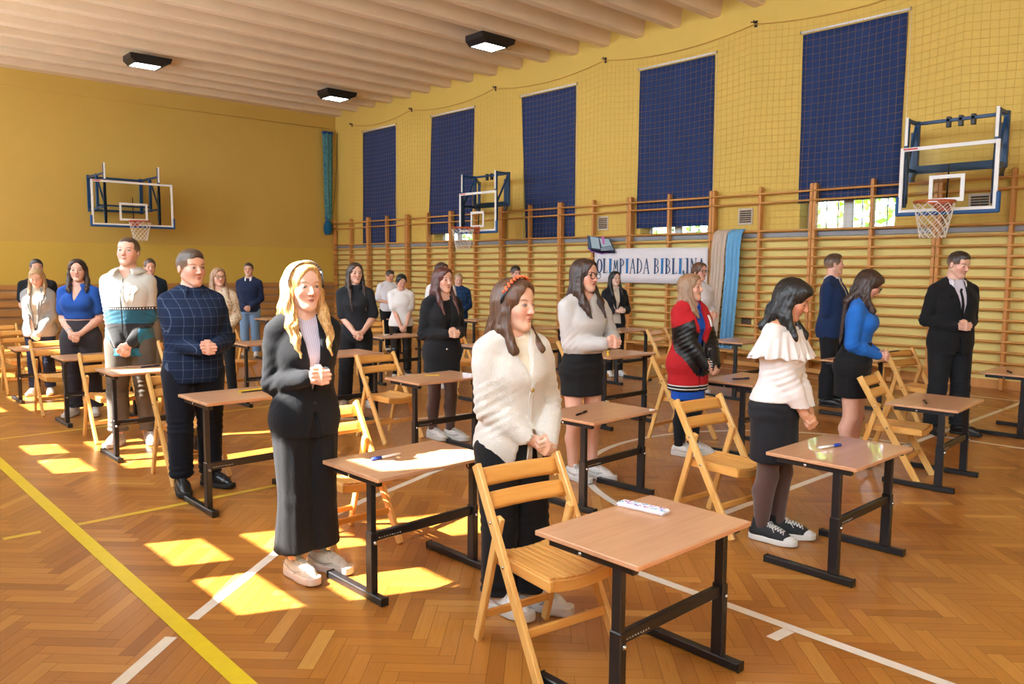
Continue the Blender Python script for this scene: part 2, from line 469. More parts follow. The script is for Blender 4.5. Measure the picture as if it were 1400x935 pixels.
# ------------------------------------------------------------------ right-hand windows, blinds and what stands outside
def windows():
    glass = NG('window_glass'); glass.set(Base_Color=(.95, .97, 1.), Roughness=.02, Transmission_Weight=1., IOR=1.05)
    fab = NG('blind_fabric')
    o = fab.obj(); f = fab.noise(fab.map(o, (1, 1, .2)), 3, 3)
    fab.bump(fab.noise(o, 180, 2), .2, .003)
    fab.set(Base_Color=fab.mix(f, lin('#1b3058'), lin('#243c6c')), Roughness=.8, Specular_IOR_Level=.3)
    bz = [((18.86, 17.31), (18.92, 17.33), (2.12, 2.18)), ((15.76, 14.16), (15.90, 14.23), (2.37, 2.38)), ((12.58, 11.01), (12.41, 10.99), (2.17, 2.20)),
          ((9.40, 7.81), (9.41, 7.78), (2.32, 2.32)), ((6.23, 4.67), (6.20, 4.68), (2.61, 2.61))]
    names = ['dark blue roller blind nearest the back corner of the hall', 'dark blue roller blind behind the middle basketball backboard', 'dark blue roller blind third from the corner, its lower left edge pulled in',
             'dark blue roller blind above the white lettered banner', 'largest blue roller blind, ending high above the barred window panes']
    for i, c in enumerate(WIN):
        x = XR + .30; f = MB()
        for y in (c - WW / 2 + .03, c + WW / 2 - .03): f.box((x, y, (WZ0 + WZ1) / 2), (.06, .06, WZ1 - WZ0), bev=.006)
        for z in (WZ0 + .03, WZ1 - .03): f.box((x, c, z), (.06, WW, .06), bev=.006)
        f.box((x, c + .08, (WZ0 + WZ1) / 2), (.06, .15, WZ1 - WZ0), bev=.006)
        w = f.build('window_%d' % (i + 1), M['white_paint']); tag(w, kind='structure')
        p = MB(); p.box((x + .005, c, (WZ0 + WZ1) / 2), (.004, WW - .1, WZ1 - WZ0 - .1)); p.build('pane', glass.mat, w)
        sl = MB(); sl.box((XR + .14, c, WZ0 + .012), (.34, WW, .024), bev=.005); sl.build('window_sill', M['white_paint'], w)
        gr = MB(); xg = XR + .46                      # iron grille outside the glass
        for y in np.arange(c - WW / 2 + .1, c + WW / 2, .19): gr.tube([(xg, y, WZ0), (xg, y, WZ0 + .75)], .010, 5)
        for z in (WZ0 + .1, WZ0 + .38, WZ0 + .7): gr.tube([(xg, c - WW / 2, z), (xg, c + WW / 2, z)], .006, 5)
        for k, y in enumerate(np.arange(c - WW / 2 + .1, c + WW / 2 - .1, .19)):
            gr.tube([(xg, y, WZ0 + .1), (xg, y + .19, WZ0 + .38)], .005, 5); gr.tube([(xg, y + .19, WZ0 + .1), (xg, y, WZ0 + .38)], .005, 5)
        gr.build('window_grille', M['black_metal'], w)
        (ta, tb), (ba, bb), (za, zb) = bz[i]
        t = empty('roller_blind', (XR, c, 5.2)); tag(t, names[i], 'blind', 'blue roller blinds on the window wall')
        L = Vector((XR, c, 5.2))
        rows = []
        for r in range(25):
            v = r / 24; row = []
            for s in range(13):
                u = s / 12
                y = (ta * (1 - u) + tb * u) * (1 - v) + (ba * (1 - u) + bb * u) * v
                z = 5.19 * (1 - v) + (za * (1 - u) + zb * u) * v
                dx = -.016 - .006 * sin(u * 7 + i) * v - .004 * sin(v * 9 + u * 3)
                row.append(Vector((XR + dx, y, z)) - L)
            rows.append(row)
        MB().grid(rows, thick=(.003, 0, 0)).build('fabric', fab.mat, t)
        mb = MB(); mb.box(Vector((XR - .012, (ba + bb) / 2, (za + zb) / 2 + .012)) - L, (.014, abs(ba - bb), .022)); mb.build('hem_bar', fab.mat, t)
        mb = MB(); mb.tube([Vector((XR - .019, ta + .03, 5.225)) - L, Vector((XR - .019, tb - .03, 5.225)) - L], .0175, 12); mb.build('roller_tube', M['white_plastic'], t)
        mb = MB()
        for y in (ta + .035, tb - .035): mb.box(Vector((XR - .018, y, 5.225)) - L, (.036, .012, .05))
        mb.build('bracket', M['steel'], t)
        mb = MB(); mb.tube([Vector((XR - .026, tb - .045, 5.2)) - L, Vector((XR - .026, tb - .05, 3.9)) - L, Vector((XR - .026, tb - .04, 2.5)) - L], .003, 5); mb.build('pull_cord', M['white_plastic'], t)
windows()
def outside():
    leaf = NG('leaf_green'); f = leaf.noise(leaf.obj(), 9, 4)
    leaf.set(Base_Color=leaf.mix(f, lin('#3f6b22'), lin('#8fbf45')), Roughness=.6)
    rng = random.Random(4)
    for k, y in enumerate((3.5, 8.2, 13.5, 20.0)):
        b = MB(); x0 = XR + 5.5 + k * .4
        for i in range(900):
            a = rng.random() * 2 * PI; h = 1.0 + rng.random() * 3.6; r = (1.5 - abs(h - 2.8) * .45) * math.sqrt(rng.random())
            p = Vector((x0 + r * cos(a), y + 1.5 * r * sin(a), h)); s = .09 + rng.random() * .1
            d1 = Vector((rng.uniform(-1, 1), rng.uniform(-1, 1), rng.uniform(-1, 1))).normalized() * s
            d2 = d1.cross(Vector((rng.uniform(-1, 1), rng.uniform(-1, 1), 1))).normalized() * s * .6
            b.add([p - d1, p + d2, p + d1, p - d2], [(0, 1, 2, 3)])
        t = empty('tree', (0, 0, 0)); tag(t, 'green leafy tree outside, seen through the gap under the blind by the ' + ['right hoop', 'white banner', 'middle hoop', 'corner'][k], 'tree', 'trees outside the windows')
        b.build('foliage', leaf.mat, t)
        tr = MB(); tr.tube([(x0, y, -.2), (x0 + .05, y, 1.5), (x0, y + .1, 3.2)], [.14, .11, .05], 8); tr.build('trunk', M['post_wood'], t)
    b = MB(); b.box((XR + 20, YB / 2, -.35), (38, 70, .3)); o = b.build('lawn', plain('lawn_grass', '#6d8d3f', .9)); tag(o, kind='structure')
outside()
# ------------------------------------------------------------------ wall bars (ladders) along the right wall
BARZ = [.22 + .1405 * k for k in range(15)] + [2.64, 2.785]
def wall_bars():
    y0 = YB - .03; P = .9
    desc = ['in the back corner under the teal net', 'second from the back corner', 'third from the back corner', 'left of the middle basketball hoop', 'right of the middle basketball hoop',
            'left of the white banner', 'behind the middle of the white banner', 'right of the banner, with the draped cloths at its edge', 'left of the right-hand basketball hoop', 'behind the right-hand basketball hoop, reaching the picture edge']
    proto = None
    for u in range(10):
        a = y0 - 1.8 * u
        if proto is None:
            t = empty('wall_bars', (XR - .10, a, 0))
            for k, dy in enumerate((.028, .9, 1.772)):
                b = MB(); b.box((0, -dy, 1.445), (.10, .05, 2.89), bev=.006); b.box((-.005, -dy, 2.885), (.085, .042, .03), bev=.008)
                b.build('post', M['post_wood'], t)
            for z in BARZ:
                b = MB(); n = 10
                yy = (0.005, 1.795)
                x = -.045 if z > 2.5 else -.038
                vs = [(x + .021 * cos(2 * PI * i / n), -y, z + .0165 * sin(2 * PI * i / n)) for y in yy for i in range(n)]
                b.add(vs, [(i, (i + 1) % n, n + (i + 1) % n, n + i) for i in range(n)] + [tuple(range(n))[::-1], tuple(range(n, 2 * n))], 0, True)
                b.build('bar', M['bar_wood'], t)
            proto = t
        else:
            t = copy_tree(proto); t.location = (XR - .10, a, 0)
        tag(t, 'wooden wall bars unit ' + desc[u], 'wall bars', 'wall bars along the window wall')
wall_bars()

# ------------------------------------------------------------------ basketball hoops
glassb = NG('board_glass'); glassb.set(Base_Color=(.93, .97, .98), Roughness=.03, Transmission_Weight=1., IOR=1.06)
M['board_glass'] = glassb.mat
def hoop(loc, rz, W, H, z0, rimz, rimd, frames, label, up):
    """board in the local xz plane facing -y"""
    t = empty('basketball_hoop', loc, rz); tag(t, label, 'basketball hoop')
    p = MB(); p.box((0, .012, z0 + H / 2), (W - .05, .010, H - .05)); p.build('glass_board', M['board_glass'], t)
    f = MB(); w = .045
    for s in (-1, 1): f.box((s * (W / 2 - w / 2), 0, z0 + H / 2), (w, .02, H - .0), bev=.003)
    for z in (z0 + w / 2, z0 + H - w / 2): f.box((0, .0005, z), (W - 2 * w, .019, w), bev=.003)
    f.build('board_frame', M['white_paint'], t)
    f = MB(); iw, ih, iz = W * .32, H * .40, rimz + .02
    for s in (-1, 1): f.box((s * (iw / 2), .002, iz + ih / 2), (.045, .012, ih))
    for z in (iz + .0225, iz + ih - .0225): f.box((0, .0022, z), (iw - .045, .012, .045))
    f.build('target_square', M['white_paint'], t)
    f = MB(); f.box((-W / 2 + .12, -.0105, z0 + H - .02), (.17, .002, .02)); f.build('maker_sticker', plain('sticker_red', '#c03a3a', .5, var=0), t)
    f = MB()
    f.box((0, .005, z0 - .012), (W + .05, .045, .05), bev=.012)
    for s in (-1, 1): f.box((s * (W / 2 + .01), .005, z0 + .09), (.05, .046, .25), bev=.014)
    f.build('edge_padding', M['blue_pad'], t)
    r = MB(); R = .222; cy = -rimd
    r.tube([(R * cos(a), cy + R * sin(a), rimz) for a in np.linspace(0, 2 * PI, 33)[:-1]], .010, 8, closed=True)
    r.box((0, -.012, rimz - .03), (.17, .02, .13), bev=.004)
    r.box((0, -.07, rimz - .012), (.15, .14, .02), bev=.004)
    for s in (-1, 1): r.bar((s * .06, -.02, rimz - .10), (s * .085, cy + R * .9, rimz - .01), .012, .02)
    for k in range(12):
        a = 2 * PI * k / 12; r.tube([(R * cos(a), cy + R * sin(a), rimz - .005), ((R - .003) * cos(a), cy + (R - .003) * sin(a), rimz - .028)], .005, 5)
    r.build('rim', M['orange_rim'], t)
    n = MB(); K = 12; LV = 8
    def rad(v): return R * (1 - .42 * v + .04 * v * v * v)
    for k in range(K):
        for sgn in (-1, 1):
            pts = []
            for l in range(LV + 1):
                v = l / LV; a = 2 * PI * (k + sgn * .5 * (l % 2 if True else 0) + 0) / K
                pts.append((rad(v) * cos(a), cy + rad(v) * sin(a), rimz - .028 - .40 * v))
            n.tube(pts, .0042, 4, caps=False)
    n.build('net', M['net_white'], t)
    fr = MB()
    hx, ut, ub, back, wz0, wz1, dx = frames      # upright half spacing, top, bottom, rear frame y, its z range, sideways drift to the wall
    for s in (-1, 1):
        x = s * hx
        fr.box((x, .045, (ut + ub) / 2), (.05, .05, ut - ub), bev=.005)
        fr.box((x, back, (wz0 + wz1) / 2), (.06, .06, wz1 - wz0), bev=.005)
        for z in (wz0 + .03, wz1 - .03): fr.bar((x, .045, z), (x, back, z), .04, .04)
        fr.bar((x, .06, wz0 + .05), (x, back - .01, wz1 - .06), .03, .03)
        fr.box((x, .055, z0 + H * .5), (.06, .05, H * .7), bev=.004)
    for z in ((wz0 + .02, wz1 - .03) if up else (wz0 + .10,)): fr.box((0, back, z), (2 * hx, .04, .04), bev=.004)
    if up: fr.box((0, back - .03, wz0 + .06), (2 * hx, .02, .08), bev=.004)
    fr.build('support_frame', M['blue_metal'], t)
    for s in (-1, 1):
        tp = MB(); tp.box((s * hx, .0165, (ut + z0 + H) / 2 + .02), (.035, .006, ut - z0 - H - .02)); tp.build('upright_face', M['white_paint'], t)
    st = MB(); st.tube([(0, .03, rimz + .05), (0, .05, rimz + ih + .15)], .010, 6); st.build('height_screw', M['black_metal'], t)
    a = MB()
    for s in (-1, 1):
        for z in (wz0 + .03, wz1 - .03): a.bar((s * hx, back, z), (s * hx + dx[0] * (1 if s > 0 else dx[2]), dx[1], z), .045, .045)
    for s in (-1, 1):
        xe = s * hx + dx[0] * (1 if s > 0 else dx[2]); a.box((xe, dx[1] - .012, (wz0 + wz1) / 2), (.08, .024, wz1 - wz0 + .04), bev=.004)
    if not up:
        for z in (wz0 + .02, wz1 - .03): a.box((0, dx[1] - .03, z), (2 * hx, .04, .05), bev=.004)
    a.build('wall_arm', M['blue_metal'], t)
    if up:
        for x in (-.14, 0, .14):
            k = MB(); k.box((x, back + .01, wz1 - .05), (.05, .06, .13), bev=.006); k.build('hinge', M['black_metal'], t)
    return t
# facing -y local, rotated so that it faces -x in the hall: rz = -90deg
hoop((5.94, 19.02, 0), 0, 1.74, .985, 2.445, 2.545, .40, (.575, 3.80, 2.47, .62, 2.82, 3.62, (.0, 1.27, 1)), 'large glass basketball hoop on the far back wall', False)
hoop((10.45, 12.36, 0), -PI / 2, 1.15, .80, 2.29, 2.36, .38, (.52, 3.47, 2.36, .37, 2.80, 3.475, (-1.1, 1.30, .85)), 'small glass basketball hoop in the middle of the window wall', True)
hoop((10.45, 3.56, 0), -PI / 2, 1.11, .81, 2.285, 2.385, .36, (.505, 3.46, 2.36, .36, 2.80, 3.465, (-.30, 1.30, 1.3)), 'small glass basketball hoop at the right of the window wall', True)

# ------------------------------------------------------------------ protective net, its rope and hooks
NETR = .0015
def safety_net():
    t = empty('safety_net', (XR, 0, 0)); tag(t, 'square-mesh orange-brown ball net hung in front of the blue blinds', 'net')
    HK = [(19.43, 5.46), (16.61, 5.48), (13.43, 5.50), (10.25, 5.53), (7.06, 5.52), (3.9, 5.55), (.8, 5.55)]
    def top(y):
        for (a, za), (b_, zb) in zip(HK, HK[1:]):
            if b_ <= y <= a:
                u = (a - y) / (a - b_); return za * (1 - u) + zb * u - .26 * 4 * u * (1 - u) * .55
        return 5.45
    b = MB(); x = -.040; step = .106
    ys = np.arange(19.40, 1.0, -step)
    def px(y, z): return x + .005 * sin(y * 1.7 + z * 2.1)
    for y in ys:
        zt = top(y); b.tube([(px(y, z), y + .01 * sin(z * 3 + y * 5), z) for z in np.linspace(2.17, zt, 7)], NETR, 3, caps=False)
    k = 0
    while True:
        dz = k * step
        if dz > 3.2: break
        pts = [(px(y, top(y) - dz), y, max(2.17, top(y) - dz * (top(y) - 2.17) / 3.2)) for y in ys[::2]]
        b.tube(pts, NETR, 3, caps=False); k += 1
    b.build('mesh', M['net_orange'], t)
    r = MB(); r.tube([(x, y, top(y) + .012) for y in np.arange(19.43, .8, -.12)], .006, 5); r.build('rope', M['net_orange'], t)
    lab = ['in the back corner', 'between the first two blinds', 'above the middle hoop', 'between the third and fourth blinds', 'left of the largest blind']
    for i, (y, z) in enumerate(HK[:5]):
        h = MB(); h.tube([(XR, y, z + .01), (XR - .07, y, z + .025), (XR - .08, y, z + .065)], .009, 6); h.tube([(XR - .06, y - .06, z + .045), (XR - .06, y + .06, z + .045)], .007, 6)
        h.box((XR - .006, y, z + .01), (.012, .05, .09), bev=.003)
        tag(h.build('net_hook', M['black_metal']), 'small steel net hook on the yellow wall ' + lab[i], 'hook', 'net hooks')
safety_net()

def corner_net():
    t = empty('folded_net', (11.555, YB - .12, 2.45)); tag(t, 'teal dividing net hanging bunched in the back corner', 'net')
    g = NG('teal_net'); o = g.obj()
    v = g.new('ShaderNodeTexVoronoi', feature='DISTANCE_TO_EDGE'); g.put(v.inputs['Vector'], g.map(o, (1, 1, .8))); v.inputs['Scale'].default_value = 36
    col = g.mix(g.m('LESS_THAN', v.outputs['Distance'], .09), lin('#5d9391'), lin('#0c4a60'))
    g.set(Base_Color=col, Roughness=.85)
    rows = []
    for i in range(40):
        v_ = i / 39; z = .45 + 2.42 * v_; row = []
        for k in range(41):
            th = 2 * PI * k / 40
            w = (.105 + .045 * v_) * (1 + .12 * sin(9 * th + v_ * 5)); d = .055 * (1 + .2 * sin(7 * th + 2))
            row.append((w * cos(th), d * sin(th), z))
        rows.append(row)
    MB().grid(rows).build('net_curtain', g.mat, t)
    h = MB(); h.box((0, 0, 2.86), (.32, .12, .09), bev=.02); h.build('heading_band', plain('net_heading', '#0c3f7a', .7), t)
    b = MB()
    rows = []
    for i in range(22):
        v_ = i / 21; z = .02 + .62 * v_; rr = (.115 * sin(PI * min(1, v_ * 1.25 + .12)) ** .6 + .012) if v_ < .7 else .075 * (1 - (v_ - .7)) * (1 + 0 * v_)
        rows.append([((rr * (1 + .10 * sin(5 * 2 * PI * k / 30 + i * .3))) * cos(2 * PI * k / 30) - .03, .075 * sin(2 * PI * k / 30) * (rr / .11), z) for k in range(31)])
    b.grid(rows); b.build('knotted_end', plain('net_bag', '#0e5d86', .85, var=.25, vs=18, bump=.5, bs=40), t)
    c = MB(); c.tube([(.30, -.02, 2.88), (.27, -.02, 2.0), (.2, -.02, 1.2), (.12, -.02, .6)], .008, 5); c.build('pull_rope', M['black_metal'], t)
    st = MB()
    for k in range(5):
        a0 = k * .03; st.tube([(-.02 + .05 * sin(q_ * 1.3 + k), -.03 * k * .4, -.12 * q_) for q_ in np.linspace(0, 3.2, 12)], .014, 6)
    s = st.build('hanging_strap', M['black_metal']); s.location = (11.30, YB - .14, 1.05)
    tag(s, 'dark strap bundle hanging in the back corner by the wainscot', 'strap')
corner_net()

# ------------------------------------------------------------------ vents
def vents():
    g = plain('vent_white', '#c9bda8', .6); dk = plain('vent_dark', '#6a5a48', .8)
    def vent(y, z, w, h, label, dark=False):
        t = empty('wall_vent', (XR, y, z)); tag(t, label, 'vent', 'wall vents')
        f = MB()
        for s in (-1, 1):
            f.box((-.008, s * (w / 2 - .012), 0), (.016, .024, h)); f.box((-.008, 0, s * (h / 2 - .012)), (.016, w - .05, .024))
        f.build('frame', dk if dark else g, t)
        s = MB(); n = 7
        for k in range(n): s.bar((-.010, -w / 2 + .025, -h / 2 + .03 + k * (h - .06) / (n - 1)), (-.010, w / 2 - .025, -h / 2 + .03 + k * (h - .06) / (n - 1)), .016, .010)
        s.build('louvre', dk if dark else g, t)
        b = MB(); b.box((-.002, 0, 0), (.004, w - .04, h - .04)); b.build('backing', plain('vent_shadow', '#4a4038', .9), t)
    vent(10.24, 2.445, .26, .27, 'square wall vent above the open book cut-out')
    vent(7.13, 2.445, .27, .27, 'square wall vent above the draped cloths')
    vent(7.05, .69, .18, .17, 'dark low vent behind the bars beside the blue cloth', True)
    vent(3.62, 2.47, .27, .27, 'square wall vent seen through the right-hand glass board')
vents()

# ------------------------------------------------------------------ banner, book cut-out, draped cloths, bench
def letter_boxes(txt, font_h):
    pass
def banner():
    x = XR - .185; yl, yr = 10.29, 7.72; zc = 1.62; h = .64
    t = empty('banner', (x, (yl + yr) / 2, zc)); tag(t, 'white paper banner with blue Olimpiada Biblijna lettering on the wall bars', 'banner')
    W = yl - yr
    rows = [[(.006 * sin(u * 9) - .004 * v, W / 2 - W * u, h / 2 - h * v + .006 * sin(u * 3)) for u in np.linspace(0, 1, 31)] for v in np.linspace(0, 1, 6)]
    MB().grid(rows, thick=(.003, 0, 0)).build('sheet', plain('banner_paper', '#e4e0e2', .7, var=.03), t)
    cur = NG('letter_blue'); o = cur.xyz(cur.obj())
    cur.set(Base_Color=cur.ramp(cur.m('FRACT', cur.m('MULTIPLY', o[0], 2.3)), [(0, lin('#123a63')), (.5, lin('#2a6f9f')), (1, lin('#153d66'))]), Roughness=.6)
    bright = plain('letter_bright', '#1473b4', .6, var=.2, vs=30)
    txt = 'OLIMPIADA BIBLIJNA'
    # slender serif capitals from strokes, local units: x 0..w, y 0..1
    ST = .145
    def seg(p, q_, w=ST): return ('s', p, q_, w)
    def serif(x_, y_, w=.24): return ('s', (x_ - w / 2, y_), (x_ + w / 2, y_), .045)
    def bowl(cx, cy, rx, ry, a0, a1, w=ST): return ('a', cx, cy, rx, ry, a0, a1, w)
    G = {
        'O': (.62, [bowl(.31, .5, .25, .46, 0, 360)]),
        'L': (.5, [seg((.12, 0), (.12, 1)), seg((.12, .03), (.48, .03), .06), seg((.47, .03), (.49, .18), .04), serif(.12, 1), serif(.12, 0)]),
        'I': (.36, [seg((.18, 0), (.18, 1), .20), serif(.18, .98, .36), serif(.18, .02, .36)]),
        'M': (.6, [seg((.08, 0), (.16, 1), .05), seg((.16, 1), (.3, .25), .09), seg((.3, .25), (.44, 1), .05), seg((.44, 1), (.52, 0), .09), serif(.08, 0, .16), serif(.52, 0, .18)]),
        'P': (.52, [seg((.12, 0), (.12, 1)), bowl(.14, .74, .30, .24, -90, 90, .07), serif(.12, 0), serif(.1, 1, .2)]),
        'A': (.6, [seg((.06, 0), (.3, 1), .05), seg((.3, 1), (.54, 0), .10), seg((.16, .36), (.45, .36), .045), serif(.06, 0, .18), serif(.54, 0, .2)]),
        'D': (.6, [seg((.12, 0), (.12, 1)), bowl(.14, .5, .38, .47, -90, 90, .07), serif(.1, 0, .18), serif(.1, 1, .18)]),
        'B': (.54, [seg((.12, 0), (.12, 1)), bowl(.14, .75, .26, .23, -90, 90, .06), bowl(.14, .27, .31, .25, -90, 90, .07), serif(.1, 0, .18), serif(.1, 1, .18)]),
        'J': (.50, [seg((.36, .14), (.36, 1)), bowl(.19, .14, .17, .17, -190, 0, .13), ('s', (.0, .20), (.08, .20), .12), serif(.28, 1, .28)]),
        'N': (.6, [seg((.1, 0), (.1, 1), .05), seg((.1, 1), (.5, 0), .11), seg((.5, 0), (.5, 1), .05), serif(.1, 0, .18), serif(.5, 1, .18)]),
        ' ': (.22, []),
    }
    GAP = .10
    tot = sum(G[c][0] for c in txt) + GAP * (len(txt) - 1)
    usable = W * .955; H = .275; sx = usable / tot
    y = W / 2 - W * .025; z0 = -.14
    for i, ch in enumerate(txt):
        w, strokes = G[ch]
        if strokes:
            b = MB(); hh = H * (.8 if i == 3 else 1.)
            zz = z0 + (H - hh) * .5
            lift = -.0105 - .006 * abs(sin(i))
            def P2(a, c_): return (y - a * sx, zz + c_ * hh)
            for k, s in enumerate(strokes):
                xo = lift - .0006 * k
                if s[0] == 's':
                    (a0, c0), (a1, c1) = s[1], s[2]; p = Vector(P2(a0, c0)); q_ = Vector(P2(a1, c1)); d = (q_ - p).normalized(); n = Vector((-d.y, d.x)) * s[3] * sx / 2
                    poly = [p + n, p - n, q_ - n, q_ + n]
                    b.prism([(v.x, v.y) for v in poly], (xo, 0, 0), (0, 1, 0), (0, 0, 1), .002)
                else:
                    _, cx, cy, rx, ry, a0, a1, wd = s; m = 18
                    for q2 in range(m):
                        aa = [math.radians(a0 + (a1 - a0) * (q2 + d) / m) for d in (0, 1)]
                        def pt(a_, off): return P2(cx + (rx + off * 1.0) * cos(a_), cy + (ry + off * sx / hh) * sin(a_))
                        wv = [wd * (.45 + .75 * abs(cos(a_))) / 2 for a_ in aa]
                        poly = [pt(aa[0], wv[0]), pt(aa[0], -wv[0]), pt(aa[1], -wv[1]), pt(aa[1], wv[1])]
                        b.prism(poly, (xo, 0, 0), (0, 1, 0), (0, 0, 1), .002)
            b.build('letter', bright if ch == 'I' else cur.mat, t)
        y -= (w + GAP) * sx
    # open book cut-out, fixed at the banner's upper left corner
    bk = empty('book_cutout', (XR - .225, 10.09, 2.04)); tag(bk, 'painted cardboard cut-out of an open book above the banner', 'sign')
    def pl(poly, off, th, nm, mt): MB().prism(poly, (off, 0, 0), (0, -1, 0), (0, 0, 1), th).build(nm, mt, bk)
    ink = plain('book_ink', '#1d2740', .7, var=0); page = plain('book_page', '#9fb4bd', .7, var=.08); page2 = plain('book_cover_blue', '#3c5d76', .7)
    pl([(-.36, .17), (-.06, .13), (.04, .11), (.20, .10), (.36, -.16), (.34, -.185), (.10, -.17), (.03, -.185), (-.24, -.13), (-.33, -.06)], 0, .006, 'outline', ink)
    pl([(-.34, -.05), (-.25, -.105), (.03, -.15), (.10, -.135), (.33, -.165), (.33, -.18), (.10, -.185), (.03, -.2), (-.25, -.15), (-.34, -.09)], -.003, .003, 'cover_edge', plain('book_purple', '#7a4a9a', .7, var=.1))
    pl([(-.345, .155), (-.30, .15), (-.26, -.09), (-.315, -.05)], -.006, .003, 'cover_left', page2)
    pl([(-.285, .15), (-.07, .115), (-.02, -.10), (-.235, -.075)], -.006, .003, 'page_left', page)
    pl([(-.045, .11), (.03, .10), (.19, .09), (.27, -.04), (.02, -.065)], -.006, .003, 'page_right', page)
    for q_ in range(3): pl([(.00, -.08 - .02 * q_), (.28 + .02 * q_, -.055 - .025 * q_), (.285 + .02 * q_, -.068 - .025 * q_), (.0, -.093 - .02 * q_)], -.006, .003, 'page_edge', page)
    pl([(.02, .14), (.07, .14), (.10, -.02), (.07, 0.0), (.05, -.02)], -.009, .003, 'bookmark', plain('bookmark_pink', '#c766b0', .7, var=.05))
banner()

def draped():
    def cloth_strip(y0, y1, zt, zb, drift, name, mt, label, seed, waves, spread):
        rng = random.Random(seed); rows = []
        for i in range(50):
            v = i / 49; row = []
            for k in range(61):
                u = k / 60
                ya = y0 + drift * v - spread * v * .5; yb = y1 + drift * v + spread * v * .5
                y = ya + (yb - ya) * u
                f = sin(u * 2 * PI * waves + seed) * .5 + sin(u * 2 * PI * waves * 2.3 + seed * 2 + v) * .3
                x = -.03 - .035 * f * (.35 + .65 * v) - .03 * sin(PI * min(1, v * 3)) * (1 if v < .33 else 1)
                z = zt + (zb - zt) * v
                if v < .03: x += .10 * (1 - v / .03)
                row.append((x, y, z))
            rows.append(row)
        t = MB().grid(rows, thick=(.004, 0, 0)).build(name, mt)
        t.location = (XR - .20, 0, 0)
        tag(t, label, 'fabric')
    cloth_strip(7.57, 7.31, 2.235, .20, .16, 'draped_cloth', cloth('cloth_beige', '#c9b7a4', fold=.2), 'pale beige sheer cloth draped over the wall bars beside the banner', 1, 3.2, .02)
    cloth_strip(7.30, 7.04, 2.235, .18, .13, 'draped_cloth', cloth('cloth_sky', '#6fabd3', fold=.2), 'light blue cloth draped over the wall bars beside the beige one', 2, 2.6, .02)
    # gym bench standing under the bars
    for y0, y1, lab in ((10.6, 7.75, 'low wooden gym bench under the banner'), (7.45, 4.3, 'low wooden gym bench under the draped cloths')):
        t = empty('gym_bench', (XR - .46, (y0 + y1) / 2, 0)); tag(t, lab, 'bench', 'gym benches along the wall bars')
        L = y0 - y1
        b = MB(); b.box((0, 0, .235), (.26, L, .032), bev=.006); b.build('seat', M['bar_wood'], t)
        for s in (-.42, .0, .42):
            b = MB(); b.box((0, s * L, .115), (.22, .05, .208), bev=.006); b.build('leg', M['bar_wood'], t)
        b = MB(); b.box((0, 0, .045), (.06, L * .9, .07), bev=.006); b.build('stretcher', M['bar_wood'], t)
draped()

# ------------------------------------------------------------------ ceiling flood lights
def lamps():
    em = NG('lamp_panel'); em.set(Base_Color=(1, 1, 1), Emission_Color=(.93, 1., .95, 1), Emission_Strength=14.)
    proto = None
    for (x, y, lab) in ((5.80, 17.30, 'flood lamp on the ceiling above the far basketball hoop'), (9.92, 11.35, 'flood lamp on the ceiling nearest the camera, above the blinds'), (10.22, 17.35, 'flood lamp on the ceiling near the back corner')):
        if proto is None:
            t = empty('flood_lamp', (x, y, CEIL))
            b = MB()
            prof = [(-.42, 0), (-.42, -.10), (-.34, -.17), (.20, -.17), (.36, -.10), (.40, 0)]
            n = len(prof)
            vs = [(px, -.24, pz) for px, pz in prof] + [(px, .24, pz) for px, pz in prof]
            b.add(vs, [tuple(range(n))[::-1], tuple(range(n, 2 * n))] + [(i, (i + 1) % n, n + (i + 1) % n, n + i) for i in range(n)])
            b.build('housing', M['black_metal'], t)
            fr = MB()
            for s in (-1, 1): fr.box((-.07, s * .222, -.178), (.54, .035, .02), bev=.004)
            for px in (-.34, .2): fr.box((px, 0, -.178), (.035, .41, .02), bev=.004)
            fr.build('bezel', M['black_metal'], t)
            p = MB(); p.box((-.07, 0, -.175), (.50, .40, .012), bev=.003); p.build('light_panel', em.mat, t)
            k = MB(); k.bar((0, -.2, .0), (0, .2, .0), .06, .02); k.build('bracket', M['steel'], t)
            proto = t
        else:
            t = copy_tree(proto); t.location = (x, y, CEIL)
        tag(t, lab, 'ceiling lamp', 'ceiling flood lamps')
lamps()

